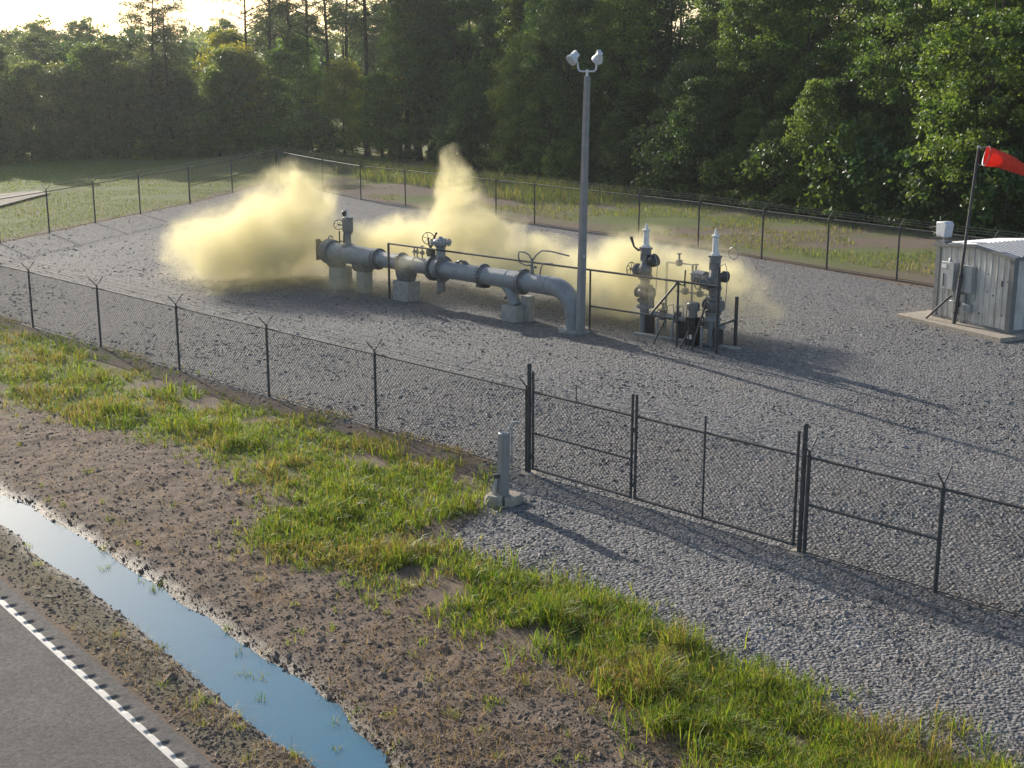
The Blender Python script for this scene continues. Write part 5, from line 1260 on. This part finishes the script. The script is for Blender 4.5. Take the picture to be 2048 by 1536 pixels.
for c, r, d in PUFFS:
    n_, m_ = 18, 12; b = len(gm.v)
    gm.v.append(c - Vector((0, 0, r.z * 1.12)))
    for i in range(1, m_):
        ph = -math.pi / 2 + math.pi * i / m_
        for k in range(n_):
            a = 2 * math.pi * k / n_; gm.v.append(c + Vector((r.x * math.cos(a) * math.cos(ph), r.y * math.sin(a) * math.cos(ph), r.z * math.sin(ph))) * 1.12)
    gm.v.append(c + Vector((0, 0, r.z * 1.12))); e = len(gm.v) - 1
    for k in range(n_): gm.f.append((b, b + 1 + (k + 1) % n_, b + 1 + k)); gm.f.append((e, e - n_ + k, e - n_ + (k + 1) % n_))
    for i in range(m_ - 2):
        for k in range(n_): gm.f.append((b + 1 + i * n_ + k, b + 1 + i * n_ + (k + 1) % n_, b + 1 + (i + 1) * n_ + (k + 1) % n_, b + 1 + (i + 1) * n_ + k))
gas_m = bpy.data.materials.new('drifting_gas'); gas_m.use_nodes = True
n = gas_m.node_tree.nodes; l = gas_m.node_tree.links; n.clear()
geo = n.new('ShaderNodeNewGeometry')
def vm(op, a, b=None):
    x = n.new('ShaderNodeVectorMath'); x.operation = op
    for i, q in enumerate((a, b)):
        if q is None: continue
        if isinstance(q, (tuple, Vector)): x.inputs[i].default_value = tuple(q)
        elif isinstance(q, float): x.inputs[3 if op == 'SCALE' else i].default_value = q
        else: l.new(q, x.inputs[i])
    return x.outputs['Value'] if op == 'LENGTH' else x.outputs[0]
def mt(op, a, b=0.0, clamp=False):
    x = n.new('ShaderNodeMath'); x.operation = op; x.use_clamp = clamp
    for i, q in enumerate((a, b)):
        if isinstance(q, (int, float)): x.inputs[i].default_value = q
        else: l.new(q, x.inputs[i])
    return x.outputs[0]
w1 = n.new('ShaderNodeTexNoise'); w1.inputs['Scale'].default_value = 0.42; w1.inputs['Detail'].default_value = 1
l.new(geo.outputs['Position'], w1.inputs['Vector'])
wv = vm('SCALE', vm('SUBTRACT', w1.outputs['Color'], (0.5, 0.5, 0.5)), 2.4)
P_ = vm('ADD', geo.outputs['Position'], wv)
shape = None
for c, r, d in PUFFS:
    q = vm('MULTIPLY', vm('SUBTRACT', P_, c), (1 / r.x, 1 / r.y, 1 / r.z))
    e = mt('MULTIPLY', mt('SUBTRACT', 1.0, vm('LENGTH', q), True), d)
    shape = e if shape is None else mt('MAXIMUM', shape, e)
w2 = n.new('ShaderNodeTexNoise'); w2.inputs['Scale'].default_value = 0.8; w2.inputs['Detail'].default_value = 7; w2.inputs['Roughness'].default_value = 0.66
l.new(P_, w2.inputs['Vector'])
core = mt('ADD', mt('MULTIPLY', shape, 1.5), mt('MULTIPLY', mt('SUBTRACT', w2.outputs['Fac'], 0.5), 4.2))
def smooth(src, a, b, o1):
    q = n.new('ShaderNodeMapRange'); q.interpolation_type = 'SMOOTHSTEP'; q.inputs[1].default_value = a; q.inputs[2].default_value = b; q.inputs[3].default_value = 0.0; q.inputs[4].default_value = o1
    l.new(src, q.inputs[0]); return q.outputs[0]
billow = mt('MULTIPLY', smooth(core, 0.30, 0.95, 0.85), mt('MULTIPLY', shape, 2.4, True))
dens = mt('ADD', billow, smooth(shape, 0.02, 0.35, 0.11))
vs = n.new('ShaderNodeVolumePrincipled'); vs.inputs['Color'].default_value = (0.995, 0.92, 0.60, 1); vs.inputs['Anisotropy'].default_value = 0.3
l.new(dens, vs.inputs['Density'])
out = n.new('ShaderNodeOutputMaterial'); l.new(vs.outputs[0], out.inputs['Volume'])
try: gas_m.cycles.volume_step_rate = 0.17
except Exception: pass
cy.volume_step_rate = 1.0; cy.volume_max_steps = 128
gas = gm.build('gas_cloud', gas_m, None, (0, 0, 0)); tag(gas, 'pale yellow gas billowing around the pipeline and the valve columns', 'gas cloud', kind='stuff')
rmod = gas.modifiers.new('merge', 'REMESH'); rmod.mode = 'VOXEL'; rmod.voxel_size = 0.3

# ------------------------------------------------------------------ hazy air round the whole place
hz = MB(); hz.box((0, 2100, 16), (5300, 5200, 35))
haze_m = bpy.data.materials.new('thin_haze'); haze_m.use_nodes = True; n = haze_m.node_tree.nodes; n.clear()
hv = n.new('ShaderNodeVolumePrincipled'); hv.inputs['Color'].default_value = (0.86, 0.94, 1.0, 1); hv.inputs['Density'].default_value = 0.00017; hv.inputs['Anisotropy'].default_value = 0.6
ho = n.new('ShaderNodeOutputMaterial'); haze_m.node_tree.links.new(hv.outputs[0], ho.inputs['Volume'])
tag(hz.build('haze', haze_m, None, (0, 0, 0)), 'thin sunlit evening haze filling the air over the whole site', 'haze', kind='stuff')
